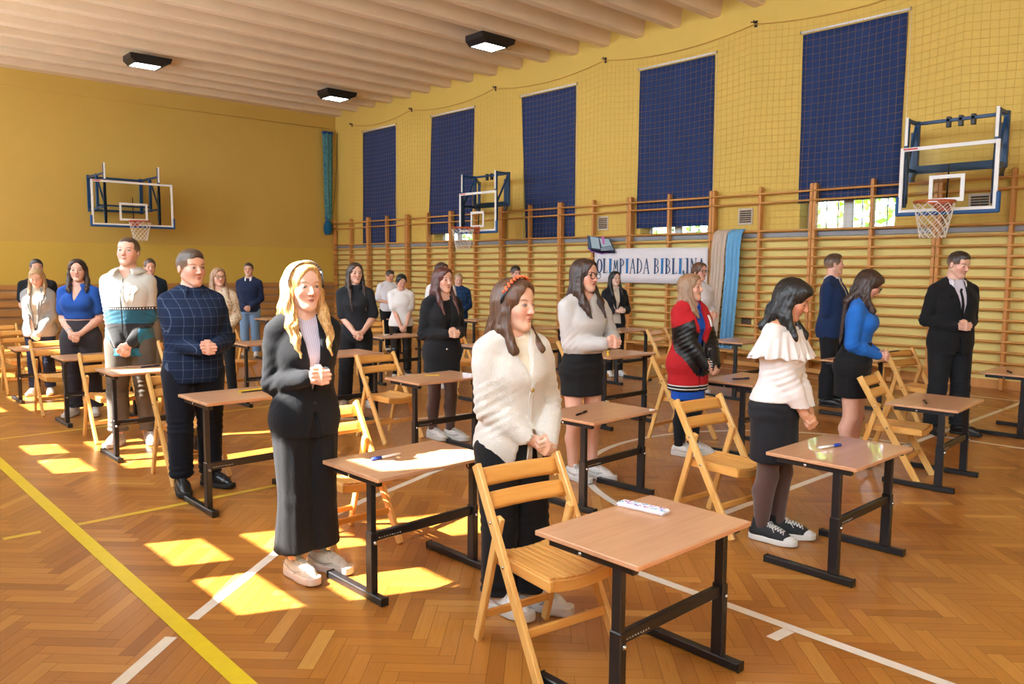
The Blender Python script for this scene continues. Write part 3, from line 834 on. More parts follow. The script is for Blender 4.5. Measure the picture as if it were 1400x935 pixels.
# ------------------------------------------------------------------ school desks
def make_desk(h):
    t = empty('school_desk')
    W, D = .70, .485; cy = .135                  # desk top centre lies behind the legs
    b = MB(); b.box((0, cy, h - .0095), (W, D, .019), bev=.003); b.build('tabletop', [M['desk_top']], t)
    fz = .035
    for s in (-1, 1):
        x = s * .315
        f = MB(); f.box((x, .135, fz / 2 + .004), (.04, .47, fz), bev=.004)
        ft = f.build('foot', M['black_metal'], t)
        for y in (.372, -.102):
            cp = MB(); cp.box((x, y, fz / 2 + .004), (.043, .008, fz + .004), bev=.002); cp.build('end_cap', M['black_plastic'], ft)
        l = MB(); l.box((x, 0, .039 + (.33 - .035) / 2), (.036, .052, .295), bev=.004)
        l.box((x, 0, (.33 + h - .02) / 2), (.028, .042, h - .02 - .33), bev=.003)
        for z in (.40, .46): 
            if z < h - .06: l.box((x - s * 0, -.0215, z), (.010, .002, .010))
        lg = l.build('leg', M['black_metal'], t)
        bo = MB(); bo.tube([(x, -.026, .285), (x, -.034, .285)], .0095, 10); bo.tube([(x, -.034, .285), (x, -.037, .285)], [.0095, .004], 10); bo.build('bolt', M['steel'], lg)
        r = MB(); r.box((x, cy - .01, h - .034), (.03, D - .09, .028), bev=.003); rl = r.build('side_rail', M['black_metal'], t)
        bo = MB(); bo.tube([(x - .015, cy + .03, h - .036), (x - .021, cy + .03, h - .036)], .0085, 10); bo.build('bolt', M['steel'], rl)
    c = MB(); c.box((0, 0, .305), (.60, .026, .045), bev=.004); cr = c.build('crossbar', M['black_metal'], t)
    w = MB(); rng = random.Random(5)
    for k in range(9):
        x = -.285 + k * .015; w.tube([(x, -.0135, .295 + rng.uniform(-.003, .003)), (x + .005, -.0135, .301), (x + .009, -.0135, .294)], .0009, 4)
    w.build('scribble', M['white_paint'], cr)
    hk = MB(); hk.tube([(.29, .02, h - .03), (.29, .02, h - .075), (.29, .0, h - .085), (.29, -.015, h - .07)], .004, 6); hk.build('bag_hook', M['black_metal'], t)
    return t
DESKS = [  # name, x, y of the legs, height, rotation
    ('D1', 2.355, 1.66, .600, 0., 'school desk nearest the camera, butterfly pencil case on its top'),
    ('D2', 2.285, 3.10, .610, .02, 'school desk in bright sun patch, blue pen on its top'),
    ('D3', 2.23, 4.90, .725, 0., 'school desk beside the boy in dark plaid shirt, yellow ruler on it'),
    ('D4', 2.22, 6.74, .715, 0., 'school desk in front of the tall boy in white and teal hoodie'),
    ('D5', 2.29, 8.52, .665, 0., 'school desk beside the girl in royal blue polo top'),
    ('D6', 2.24, 10.31, .615, 0., 'school desk beside the girl in pale grey blazer'),
    ('D14', 4.14, 1.73, .608, 0., 'school desk in front of the girl in white ruffled blouse'),
    ('D9', 4.045, 3.36, .602, .04, 'school desk in front of the girl in grey hoodie and glasses'),
    ('D8', 4.0, 5.13, .655, 0., 'school desk in front of the girl in long black blazer and sheer tights'),
    ('D7', 4.0, 6.68, .725, 0., 'school desk in front of the girl in black short-sleeved shirt'),
    ('D23', 4.07, 8.42, .705, 0., 'school desk beside the girl in floral blouse'),
    ('D15', 6.30, 2.0, .600, .06, 'school desk in front of the girl in blue top and black skirt'),
    ('D12', 6.16, 3.49, .622, .04, 'school desk in front of the girl in red and black jacket'),
    ('D10', 6.15, 4.98, .717, 0., 'school desk to the right of the grey hoodie girl, small yellow thing on it'),
    ('D21', 6.2, 6.9, .66, 0., 'school desk partly hidden behind the girl in white cardigan'),
    ('D18', 6.12, 8.85, .64, 0., 'school desk in front of the girl in white short-sleeved tee'),
    ('D24', 6.2, 12.4, .69, 0., 'school desk by the boy in navy sweater near the back wall'),
    ('D16', 8.80, 2.12, .600, .0, 'school desk at the right edge of the picture with black pen on it'),
    ('D17', 8.63, 3.62, .600, 0., 'school desk in front of the boy in blue suit, behind the blue top girl'),
    ('D13', 8.675, 5.10, .700, .03, 'school desk in front of the beige and blue draped cloths'),
    ('D11', 8.56, 6.83, .728, 0., 'school desk in front of the black-haired girl under the banner'),
    ('D22', 8.4, 8.35, .665, 0., 'school desk seen between white cardigan girl and grey hoodie girl'),
    ('D20', 8.7, 10.0, .70, 0., 'school desk in front of the fair-haired boy in blue plaid shirt'),
    ('D19', 8.5, 11.85, .62, 0., 'school desk by the boy in white short-sleeved shirt'),
]
DK = {}
for k, x, y, h, rz, lab in DESKS:
    t = make_desk(h); t.location = (x, y, 0); t.rotation_euler = (0, 0, rz); DK[k] = (x, y, h, rz)
    tag(t, lab, 'desk', 'school desks in rows')
def on_desk(k, u, v):
    """point on the top of desk k: u 0..1 left to right, v 0..1 front to back (towards the seat)"""
    x, y, h, rz = DK[k]; a = (u - .5) * .70; b = .135 + (v - .5) * .485
    return (x + a * cos(rz) - b * sin(rz), y + a * sin(rz) + b * cos(rz), h)

# ------------------------------------------------------------------ folding wooden chairs
def make_chair():
    t = empty('folding_chair')
    hw = .205; yt, zt, yf = .215, .765, -.235
    def along(z): return yt + (yf - yt) * (1 - z / zt)
    for s in (-1, 1):
        b = MB(); b.bar((s * hw, yf, .0), (s * hw, yt, zt), .024, .045, bev=.004, up=(0, 1, .3)); lg = b.build('long_leg', M['chair_wood'], t)
        r = MB()
        for z in (.555, .40): r.tube([(s * (hw + .0125), along(z), z), (s * (hw + .0155), along(z), z)], .007, 8)
        r.build('rivet', M['steel'], lg)
    for s in (-1, 1):
        x = s * (hw - .026)
        b = MB(); b.bar((x, .245, .0), (x, .075, .575), .024, .038, bev=.004, up=(0, 1, .3)); b.build('rear_leg', M['chair_wood'], t)
    # backrest slats, slightly bowed
    for z0, z1 in ((.682, .742), (.596, .652)):
        rows = []
        for z in np.linspace(z0, z1, 4):
            rows.append([(x, along(z) + .004 + .014 * (1 - (x / .2) ** 2), z) for x in np.linspace(-.195, .195, 11)])
        MB().grid(rows, thick=(0, .014, .004)).build('back_slat', M['chair_slat'], t)
    # seat: side rails, dished front and back rails and slats running front to back
    sz = .405; xs = hw - .055
    def dish(x): return -.016 * (1 - (x / xs) ** 2)
    for s in (-1, 1):
        b = MB(); b.box((s * (xs), -.035, sz - .022), (.022, .385, .044), bev=.004); b.build('seat_rail', M['seat_slat'], t)
    for y in (-.222, .150):
        rows = []
        for zz in (0, -.042): rows.append([(x, y, sz + dish(x) + zz - .001) for x in np.linspace(-xs, xs, 11)])
        MB().grid(rows, smooth=False, thick=(0, .022, 0)).build('seat_crossrail', M['chair_slat'], t)
    n = 9; w = 2 * xs / n
    for k in range(n):
        x = -xs + w * (k + .5); b = MB(); b.box((x, -.025, sz + dish(x) + .003), (w - .006, .365, .010), bev=.002); b.build('seat_slat', M['seat_slat'], t)
    b = MB(); zz = .175; b.bar((-hw, along(zz), zz), (hw, along(zz), zz), .018, .034, bev=.003); b.build('front_stretcher', M['chair_slat'], t)
    b = MB(); zz = .12; yy = .245 - .17 * zz / .575; b.bar((-hw + .026, yy, zz), (hw - .026, yy, zz), .018, .032, bev=.003); b.build('rear_stretcher', M['chair_slat'], t)
    return t
CHAIRS = [  # x, y, rotation (0 = facing the front of the hall), label
    (2.228, 2.19, -.14, 'folding wooden chair nearest the camera, in front of the girl in white cardigan'),
    (2.30, 3.87, .02, 'folding wooden chair in sunlight behind the desk beside the blonde girl in blazer'),
    (4.20, 2.615, -.10, 'folding wooden chair left of the girl in white ruffled blouse'),
    (6.20, 2.38, .12, 'folding wooden chair in front of the girl in blue top'),
    (4.05, 6.05, .03, 'folding wooden chair between the black shirt girl and the long black blazer girl'),
    (6.06, 4.22, .06, 'folding wooden chair behind the girl in red and black jacket'),
    (2.17, 5.90, .02, 'folding wooden chair just left of the boy in dark plaid shirt'),
    (2.16, 7.71, .0, 'folding wooden chair in front of the royal blue polo girl, behind hoodie boy desk'),
    (2.12, 9.44, .0, 'folding wooden chair in front of the girl in pale grey blazer'),
    (2.14, 11.27, .0, 'folding wooden chair left of the girl in pale grey blazer'),
    (2.12, 12.3, .0, 'folding wooden chair at the far left edge, farthest back'),
    (8.42, 3.05, -.25, 'folding wooden chair left of the boy in black suit by the wall bars'),
    (4.05, 4.32, .02, 'folding wooden chair behind the grey hoodie girl desk, beside the white cardigan girl'),
    (6.35, 9.95, -.5, 'folding wooden chair behind the girl in white short-sleeved tee'),
    (6.5, 5.85, .12, 'folding wooden chair behind the grey hoodie girl, left of her skirt'),
    (6.25, 7.75, .0, 'folding wooden chair behind the half-hidden desk right of the black blazer girl'),
    (4.05, 9.42, .3, 'folding wooden chair behind the floral blouse girl'),
    (4.0, 7.55, .0, 'folding wooden chair behind the black short-sleeved shirt girl'),
    (8.62, 6.25, .05, 'folding wooden chair behind the desk in front of the draped cloths'),
    (3.15, 8.55, .1, 'folding wooden chair standing behind the legs of the hoodie boy'),
]
_c0 = make_chair()
for i, (x, y, rz, lab) in enumerate(CHAIRS):
    c = _c0 if i == 0 else copy_tree(_c0)
    c.location = (x, y, 0); c.rotation_euler = (0, 0, rz)
    tag(c, lab, 'chair', 'folding wooden chairs')

# ------------------------------------------------------------------ small things on the desks
def pen(k, u, v, rz, body, cap, label, L=.145, name='pen', r=.0055, cat='pen'):
    p = on_desk(k, u, v)
    t = empty(name, (p[0], p[1], p[2] + r * 1.04), rz); tag(t, label, cat, None)
    b = MB(); b.tube([(-L / 2, 0, 0), (L * .18, 0, 0)], r * .9, 10); b.tube([(-L / 2, 0, 0), (-L / 2 - .012, 0, 0)], [r * .8, r * .2], 10); b.build('barrel', body, t)
    b = MB(); b.tube([(L * .16, 0, 0), (L / 2, 0, 0)], r, 10); b.box((L * .33, 0, r * 1.05), (L * .26, .003, .002)); b.build('cap', cap, t)
    return t
W_, BK_, BL_, YL_, NV_ = M['white_plastic'], M['black_plastic'], M['blue_plastic'], M['yellow_plastic'], M['navy_plastic']
pen('D2', .37, .64, PI + .05, W_, BL_, 'blue and white pen on the sunlit desk', .17, r=.008)
pen('D4', .55, .62, .25, NV_, NV_, 'dark blue pen on the desk in front of hoodie boy', .17, r=.007)
pen('D9', .26, .52, .3, BK_, BK_, 'black pen on the desk of the grey hoodie girl', .16, r=.007)
pen('D12', .35, .5, -.45, NV_, NV_, 'dark blue pen on the desk of the red jacket girl', .16, r=.008)
pen('D14', .50, .62, -.25, W_, BL_, 'white pen with blue cap on the desk of the white blouse girl', .17, r=.008)
pen('D15', .30, .56, .45, BK_, BK_, 'grey black pen on the desk of the blue top girl', .15, r=.007)
pen('D16', .25, .55, .5, BK_, BK_, 'black pen on the desk at the right picture edge', .15, r=.008)
pen('D7', .1, .55, .1, W_, BL_, 'white and blue pen on the desk of the black shirt girl', .17, r=.011)
pen('D22', .30, .6, .4, BK_, BK_, 'black pen on the far desk left of the grey hoodie girl', .2, r=.009)
def small():
    p = on_desk('D1', .715, .765)
    t = empty('pencil_case', (p[0], p[1], p[2] + .0004), -1.43); tag(t, 'flat white pencil case with coloured butterflies on nearest desk', 'pencil case')
    b = MB(); b.box((0, 0, .0095), (.215, .062, .019), bev=.006); b.build('body', plain('case_white', '#eef0f4', .3, var=.02), t)
    b = MB(); b.box((0, 0, .0095), (.2165, .0635, .003), bev=.001); b.build('seam', plain('case_seam', '#c9b3d6', .4, var=0), t)
    cols = [plain('butterfly_%s' % n, c, .4, var=.1, vs=60) for n, c in (('blue', '#57a8dc'), ('magenta', '#b94fb2'), ('lilac', '#b6a3e0'), ('teal', '#8fd0e4'), ('violet', '#8d4fc0'))]
    rng = random.Random(2)
    for i in range(11):
        x = -.095 + i * .019; y = .014 * (1 if i % 2 else -1) + rng.uniform(-.004, .004); a = rng.uniform(-.8, .8); s = .0125 + rng.random() * .004
        bb = MB()
        for sg in (-1, 1):
            pts = [(0, 0), (sg * .9, .75), (sg * 1.05, .2), (sg * .45, 0), (sg * .75, -.55), (sg * .3, -.7)]
            pp = [(x + s * (u * cos(a) - w * sin(a)), y + s * (u * sin(a) + w * cos(a))) for u, w in pts]
            if sg < 0: pp = pp[::-1]
            bb.prism(pp, (0, 0, .0191), (1, 0, 0), (0, 1, 0), .0004)
        bb.build('butterfly', cols[i % 5], t)
    p = on_desk('D3', .62, .58)
    t = empty('ruler', (p[0], p[1], p[2]), .04); tag(t, 'yellow ruler lying on a black pen on the plaid boy desk', 'ruler')
    b = MB(); b.box((0, .014, .0065), (.20, .028, .012), bev=.002); b.build('blade', YL_, t)
    b = MB(); b.box((.0, -.007, .004), (.185, .012, .007), bev=.002); b.build('black_edge', BK_, t)
    p = on_desk('D10', .22, .35)
    b = MB(); b.tube([(0, 0, 0), (0, 0, .02)], [.013, .011], 10); b.tube([(0, 0, .02), (0, 0, .05)], [.011, .004], 10)
    t = b.build('pencil_sharpener', YL_); t.location = (p[0], p[1], p[2] + .0004); tag(t, 'small yellow pointed thing standing on desk right of grey hoodie girl', 'sharpener')
    p = on_desk('D5', .7, .6)
    b = MB(); b.box((0, 0, .009), (.075, .035, .018), bev=.004); b.box((.032, 0, .0092), (.016, .036, .0185), 1, .004)
    t = b.build('eraser', [W_, NV_]); t.location = (p[0], p[1], p[2] + .0004); t.rotation_euler = (0, 0, .2); tag(t, 'small white eraser on the desk beside the blue polo girl', 'eraser')
    pen('D8', .52, .62, -.5, YL_, YL_, 'short yellow pencil on the long black blazer girl desk', .12, 'pencil', .004, 'pencil')
    pen('D18', .4, .6, .2, W_, NV_, 'pale pen on the desk in front of white tee girl', .16, r=.009)
small()
# ------------------------------------------------------------------ implicit surfaces for bodies, clothes and hair
def axis(lo, hi, h, fine=()):
    out = [lo]
    while out[-1] < hi:
        x = out[-1]; st = h
        for a, b, f in fine:
            if a - 2 * h <= x <= b: st = min(st, f if x >= a else max(f, (f + h) / 2))
        out.append(x + st)
    return np.array(out, dtype=np.float32)

class Field:
    def __init__(s, xs, ys, zs):
        s.ax = (xs, ys, zs); s.d = np.full((len(xs), len(ys), len(zs)), .08, dtype=np.float32)
        s.h = max(np.diff(xs).max(), np.diff(ys).max(), np.diff(zs).max())
    def _blk(s, lo, hi, k):
        sl = []
        for a, l, h_ in zip(s.ax, lo, hi):
            i0 = max(0, np.searchsorted(a, l - k - 2 * s.h)); i1 = min(len(a), np.searchsorted(a, h_ + k + 2 * s.h))
            if i1 <= i0: return None
            sl.append(slice(i0, i1))
        X = s.ax[0][sl[0]][:, None, None]; Y = s.ax[1][sl[1]][None, :, None]; Z = s.ax[2][sl[2]][None, None, :]
        return tuple(sl), X, Y, Z
    def put(s, fn, lo, hi, k=.01, sub=False):
        b = s._blk(lo, hi, k)
        if b is None: return
        sl, X, Y, Z = b
        q = fn(X, Y, Z).astype(np.float32); a = s.d[sl]
        if sub: q = -q; a = -a; q = -q * -1
        if sub:
            # smooth max(d, -shape)
            A = s.d[sl]; B = -fn(X, Y, Z).astype(np.float32)
            h = np.maximum(k - np.abs(A - B), 0) / k if k > 0 else 0
            s.d[sl] = np.maximum(A, B) + h * h * k * .25
        else:
            h = np.maximum(k - np.abs(a - q), 0) / k if k > 0 else 0
            s.d[sl] = np.minimum(a, q) - h * h * k * .25
    def cone(s, a, b, ra, rb, k=.01, sub=False):
        a = np.array(a, float); b = np.array(b, float); ab = b - a; L2 = float(ab @ ab) + 1e-12; r = max(ra, rb)
        def fn(X, Y, Z):
            t = np.clip(((X - a[0]) * ab[0] + (Y - a[1]) * ab[1] + (Z - a[2]) * ab[2]) / L2, 0, 1)
            dx = X - a[0] - t * ab[0]; dy = Y - a[1] - t * ab[1]; dz = Z - a[2] - t * ab[2]
            return np.sqrt(dx * dx + dy * dy + dz * dz) - (ra + (rb - ra) * t)
        s.put(fn, np.minimum(a, b) - r, np.maximum(a, b) + r, k, sub)
    def chain(s, pts, rs, k=.01):
        for i in range(len(pts) - 1): s.cone(pts[i], pts[i + 1], rs[i], rs[i + 1], k)
    def ell(s, c, r, k=.01, R=None, sub=False):
        c = np.array(c, float); r = np.array(r, float); m = r.max()
        def fn(X, Y, Z):
            dx, dy, dz = X - c[0], Y - c[1], Z - c[2]
            if R is not None:
                dx, dy, dz = (R[0][0] * dx + R[1][0] * dy + R[2][0] * dz, R[0][1] * dx + R[1][1] * dy + R[2][1] * dz, R[0][2] * dx + R[1][2] * dy + R[2][2] * dz)
            k0 = np.sqrt((dx / r[0]) ** 2 + (dy / r[1]) ** 2 + (dz / r[2]) ** 2)
            k1 = np.sqrt((dx / r[0] ** 2) ** 2 + (dy / r[1] ** 2) ** 2 + (dz / r[2] ** 2) ** 2) + 1e-9
            return k0 * (k0 - 1) / k1
        s.put(fn, c - m, c + m, k, sub)
    def loft(s, lv, k=.01, n=2.3, e=0., e2=None, z0=None, z1=None, fn2=None):
        """lv rows: z cx cy rx ry"""
        L = np.array(lv, float); L = L[np.argsort(L[:, 0])]
        z0 = L[0, 0] if z0 is None else z0; z1 = L[-1, 0] if z1 is None else z1
        def fn(X, Y, Z):
            z = Z.ravel(); ip = [np.interp(z, L[:, 0], L[:, c])[None, None, :] for c in range(1, 5)]
            ee = e if e2 is None else np.interp(z, [z0, z1], [e2, e])[None, None, :]
            rx = ip[2] + ee; ry = ip[3] + ee
            qx = np.abs(X - ip[0]) / rx; qy = np.abs(Y - ip[1]) / ry
            q = (qx ** n + qy ** n) ** (1 / n)
            d = (q - 1) * np.minimum(rx, ry)
            if fn2 is not None: d = d + fn2(X, Y, Z)
            return np.maximum(d, np.maximum(z0 - Z, Z - z1))
        m = (L[:, 3:].max() + abs(e) + (abs(e2) if e2 else 0))
        s.put(fn, (L[:, 1].min() - m, L[:, 2].min() - m, z0), (L[:, 1].max() + m, L[:, 2].max() + m, z1), k)
    def wedge(s, poly, y1, k=.004):
        """cut an opening in the front: poly rows (z, half width, centre x), up to depth y1"""
        P = np.array(sorted(poly), float); P = np.vstack([P, [P[-1, 0] * 1.12, P[-1, 1] * 1.15, P[-1, 2]]])
        def fn(X, Y, Z):
            z = Z.ravel(); w = np.interp(z, P[:, 0], P[:, 1])[None, None, :]; c = np.interp(z, P[:, 0], P[:, 2])[None, None, :]
            d = np.abs(X - c) - w
            return np.maximum(np.maximum(d, Y - y1), np.maximum(P[0, 0] - Z, Z - P[-1, 0]))
        m = P[:, 1].max() + abs(P[:, 2]).max()
        s.put(fn, (-m, -1., P[0, 0]), (m, y1, P[-1, 0]), k, True)
    def mesh(s):
        F = s.d; S = F < 0
        a = S[:-1, :-1, :-1].astype(np.int8)
        cnt = a.copy()
        C = [(i, j, k) for i in (0, 1) for j in (0, 1) for k in (0, 1)]
        nx, ny, nz = F.shape
        cnt = sum(S[i:nx - 1 + i, j:ny - 1 + j, k:nz - 1 + k].astype(np.int8) for i, j, k in C)
        act = (cnt > 0) & (cnt < 8)
        I, J, K = np.nonzero(act); n = len(I)
        idm = np.full(act.shape, -1, dtype=np.int64); idm[I, J, K] = np.arange(n)
        val = {c: F[I + c[0], J + c[1], K + c[2]] for c in C}
        P = np.zeros((n, 3)); W = np.zeros(n)
        xs, ys, zs = s.ax
        pos = {c: np.stack([xs[I + c[0]], ys[J + c[1]], zs[K + c[2]]], 1).astype(np.float64) for c in C}
        for c in C:
            for ax_ in range(3):
                if c[ax_] == 0:
                    d = list(c); d[ax_] = 1; d = tuple(d)
                    v0, v1 = val[c], val[d]; m = (v0 < 0) != (v1 < 0)
                    t = np.where(m, v0 / np.where(m, v0 - v1, 1), 0)[:, None]
                    P += np.where(m[:, None], pos[c] * (1 - t) + pos[d] * t, 0); W += m
        P /= W[:, None]
        faces = []
        for ax_ in range(3):
            sl0 = [slice(None)] * 3; sl1 = [slice(None)] * 3
            sl0[ax_] = slice(0, -1); sl1[ax_] = slice(1, None)
            A = S[tuple(sl0)]; B = S[tuple(sl1)]
            ch = A != B
            u, v = [(1, 2), (2, 0), (0, 1)][ax_]
            ii = np.nonzero(ch); idx = np.stack(ii, 1)
            ok = (idx[:, u] > 0) & (idx[:, v] > 0) & (idx[:, u] < act.shape[u]) & (idx[:, v] < act.shape[v])
            idx = idx[ok]; inside = A[tuple(idx.T)]
            q = []
            for du, dv in ((-1, -1), (0, -1), (0, 0), (-1, 0)):
                w = idx.copy(); w[:, u] += du; w[:, v] += dv; q.append(idm[tuple(w.T)])
            Q = np.stack(q, 1); Q = np.where(inside[:, None], Q, Q[:, ::-1])
            faces.append(Q[(Q >= 0).all(1)])
        return P, np.concatenate(faces)

def vnormals(P, Fc):
    a = P[Fc[:, 2]] - P[Fc[:, 0]]; b = P[Fc[:, 3]] - P[Fc[:, 1]]; n = np.cross(a, b)
    N = np.zeros_like(P)
    for k in range(4): np.add.at(N, Fc[:, k], n)
    return N / (np.linalg.norm(N, axis=1, keepdims=True) + 1e-12)

def relax(P, Fc, it=1, lam=.5):
    for _ in range(it):
        A = np.zeros_like(P); c = np.zeros(len(P))
        for k in range(4):
            for d in (1, 3):
                np.add.at(A, Fc[:, k], P[Fc[:, (k + d) % 4]]); np.add.at(c, Fc[:, k], 1)
        P = P + lam * (A / np.maximum(c, 1)[:, None] - P)
    return P

def wob(P, seed, f, n=5):
    r = np.random.default_rng(seed); o = np.zeros(len(P))
    for _ in range(n):
        d = r.normal(size=3); d /= np.linalg.norm(d)
        o += np.sin(P @ d * f * r.uniform(.6, 1.5) + r.uniform(0, 6.3) + 1.3 * np.sin(P @ r.normal(size=3) * f * .4))
    return o / n

def fast_obj(name, P, Fc, mats, parent=None, attrs=None, smooth=True):
    me = bpy.data.meshes.new(name); n, m = len(P), len(Fc)
    me.vertices.add(n); me.vertices.foreach_set('co', P.astype(np.float32).ravel())
    me.loops.add(4 * m); me.loops.foreach_set('vertex_index', Fc.astype(np.int32).ravel())
    me.polygons.add(m); me.polygons.foreach_set('loop_start', np.arange(0, 4 * m, 4, dtype=np.int32))
    me.polygons.foreach_set('use_smooth', np.ones(m, dtype=bool))
    for x in (mats if isinstance(mats, list) else [mats]): me.materials.append(x)
    for k, a in (attrs or {}).items():
        t = me.attributes.new(k, 'FLOAT_VECTOR', 'POINT'); t.data.foreach_set('vector', a.astype(np.float32).ravel())
    me.update(calc_edges=True); me.validate()
    return link(bpy.data.objects.new(name, me), parent)

# ------------------------------------------------------------------ skin with a face
SKINS = {}
def skin(tone='#e2ab8c', brow='#5a3d2a', iris='#5b4a3a', lips='#b8615a', eyes='open', mouth=.008, flush='#d98070', fl=.25, lash=1.0):
    key = (tone, brow, iris, lips, eyes, mouth, flush, fl)
    if key in SKINS: return SKINS[key]
    g = NG('skin_%d' % len(SKINS)); h = g.attr('hc')['Vector']; x, y, z = g.xyz(h)
    ax = g.m('ABSOLUTE', x)
    def ellm(cx, cz, a, b, xx=ax, soft=.25, zz=z):
        u = g.m('DIVIDE', g.m('SUBTRACT', xx, cx), a); v = g.m('DIVIDE', g.m('SUBTRACT', zz, cz), b)
        r = g.m('ADD', g.m('MULTIPLY', u, u), g.m('MULTIPLY', v, v))
        n = g.new('ShaderNodeMapRange'); g.put(n.inputs[0], r); n.inputs[1].default_value = 1 + soft; n.inputs[2].default_value = max(0, 1 - soft); n.inputs[3].default_value = 0; n.inputs[4].default_value = 1
        return n.outputs[0]
    front = g.m('LESS_THAN', y, -.13)
    def masked(m): return g.m('MULTIPLY', m, front)
    c = lin(tone); m_ = sum(c) / 3; c = tuple(v * .86 + m_ * .14 for v in c); o = g.obj()
    f = g.noise(o, 35, 4)
    col = g.mix(f, tuple(v * .93 for v in c), tuple(min(1, v * 1.05) for v in c))
    col = g.mix(g.m('MULTIPLY', masked(ellm(.20, -.12, .16, .14, soft=.95)), fl), col, lin(flush))
    col = g.mix(g.m('MULTIPLY', masked(ellm(0, -.10, .07, .07, soft=.95)), fl * .6), col, lin(flush))
    # lips
    up = masked(ellm(0, -.240, .080, .020, soft=.35)); lo = masked(ellm(0, -.274, .066, .026, soft=.35))
    col = g.mix(g.m('MULTIPLY', g.m('MAXIMUM', up, lo), .65), col, lin(lips))
    col = g.mix(g.m('MULTIPLY', masked(ellm(0, -.256, .074, mouth * .8, soft=.5)), .8), col, lin('#6a302b'))
    # nostrils
    col = g.mix(g.m('MULTIPLY', masked(ellm(.036, -.168, .020, .011, soft=.5)), .75), col, lin('#6d342a'))
    # brows, drawn as an arched band
    zb = g.m('ADD', z, g.m('MULTIPLY', g.m('POWER', g.m('SUBTRACT', ax, .165), 2.), 2.6))
    br = masked(ellm(.155, .125, .095, .015, soft=.6, zz=zb))
    col = g.mix(g.m('MULTIPLY', br, .7), col, lin(brow))
    # eyes
    if eyes == 'open':
        ze = g.m('ADD', z, g.m('MULTIPLY', g.m('POWER', g.m('SUBTRACT', ax, .14), 2.), 1.5))
        lash_ = masked(ellm(.14, .027, .070, .029, soft=.4, zz=ze)); col = g.mix(g.m('MULTIPLY', lash_, .75 * lash), col, lin('#3b241b'))
        wh = masked(ellm(.14, .018, .058, .019, soft=.35, zz=ze)); col = g.mix(wh, col, lin('#b5a69c'))
        ir = g.m('MULTIPLY', wh, ellm(.14, .020, .029, .029, soft=.3)); col = g.mix(ir, col, lin(iris))
        pu = g.m('MULTIPLY', wh, ellm(.14, .020, .012, .012, soft=.3)); col = g.mix(pu, col, lin('#0d0a09'))
    else:
        ze = g.m('SUBTRACT', z, g.m('MULTIPLY', g.m('POWER', g.m('SUBTRACT', ax, .14), 2.), 2.5))
        lash_ = masked(ellm(.14, .002, .070, .012, soft=.4, zz=ze)); col = g.mix(g.m('MULTIPLY', lash_, .9), col, lin('#33201a'))
    g.bump(g.noise(o, 220, 2), .06, .002)
    g.set(Base_Color=col, Roughness=.48, Specular_IOR_Level=.4, Subsurface_Weight=.12, Subsurface_Scale=.02)
    g.b.inputs['Subsurface Radius'].default_value = (1., .35, .2)
    SKINS[key] = g.mat
    return g.mat

def hairmat(name, c1, c2, fade=0.):
    g = NG(name); o = g.obj()
    f = g.noise(g.map(o, (1, 1, .05)), 150, 3, .6, .3); f2 = g.noise(g.map(o, (1, 1, .08)), 30, 2)
    col = g.ramp(g.m('ADD', g.m('MULTIPLY', f, .6), g.m('MULTIPLY', f2, .4)), [(.36, lin(c1)), (.64, lin(c2))])
    if fade:
        z = g.xyz(g.attr('hc')['Vector'])[2]; n = g.new('ShaderNodeMapRange'); g.put(n.inputs[0], z); n.inputs[1].default_value = .26; n.inputs[2].default_value = -.08; n.inputs[3].default_value = 0; n.inputs[4].default_value = fade
        col = g.mix(n.outputs[0], col, lin('#b08a72'))
    g.bump(f, .5, .006)
    return g.set(Base_Color=col, Roughness=.42, Specular_IOR_Level=.5, Anisotropic=.5)
HM = {'brown': hairmat('hair_brown', '#3c2619', '#6d4a33'), 'darkbrown': hairmat('hair_darkbrown', '#1c110c', '#40281d'), 'black': hairmat('hair_black', '#080707', '#171312'),
      'blond': hairmat('hair_blond', '#9a6a35', '#e0b778'), 'auburn': hairmat('hair_auburn', '#2e1512', '#5e2e25'), 'lightbrown': hairmat('hair_lightbrown', '#6f5138', '#a88260'),
      'sandy': hairmat('hair_sandy', '#8a6c48', '#c2a47a'), 'short_dark': hairmat('hair_short_dark', '#1c1411', '#3a2b23', .55), 'short_brown': hairmat('hair_short_brown', '#33241a', '#594434', .6)}

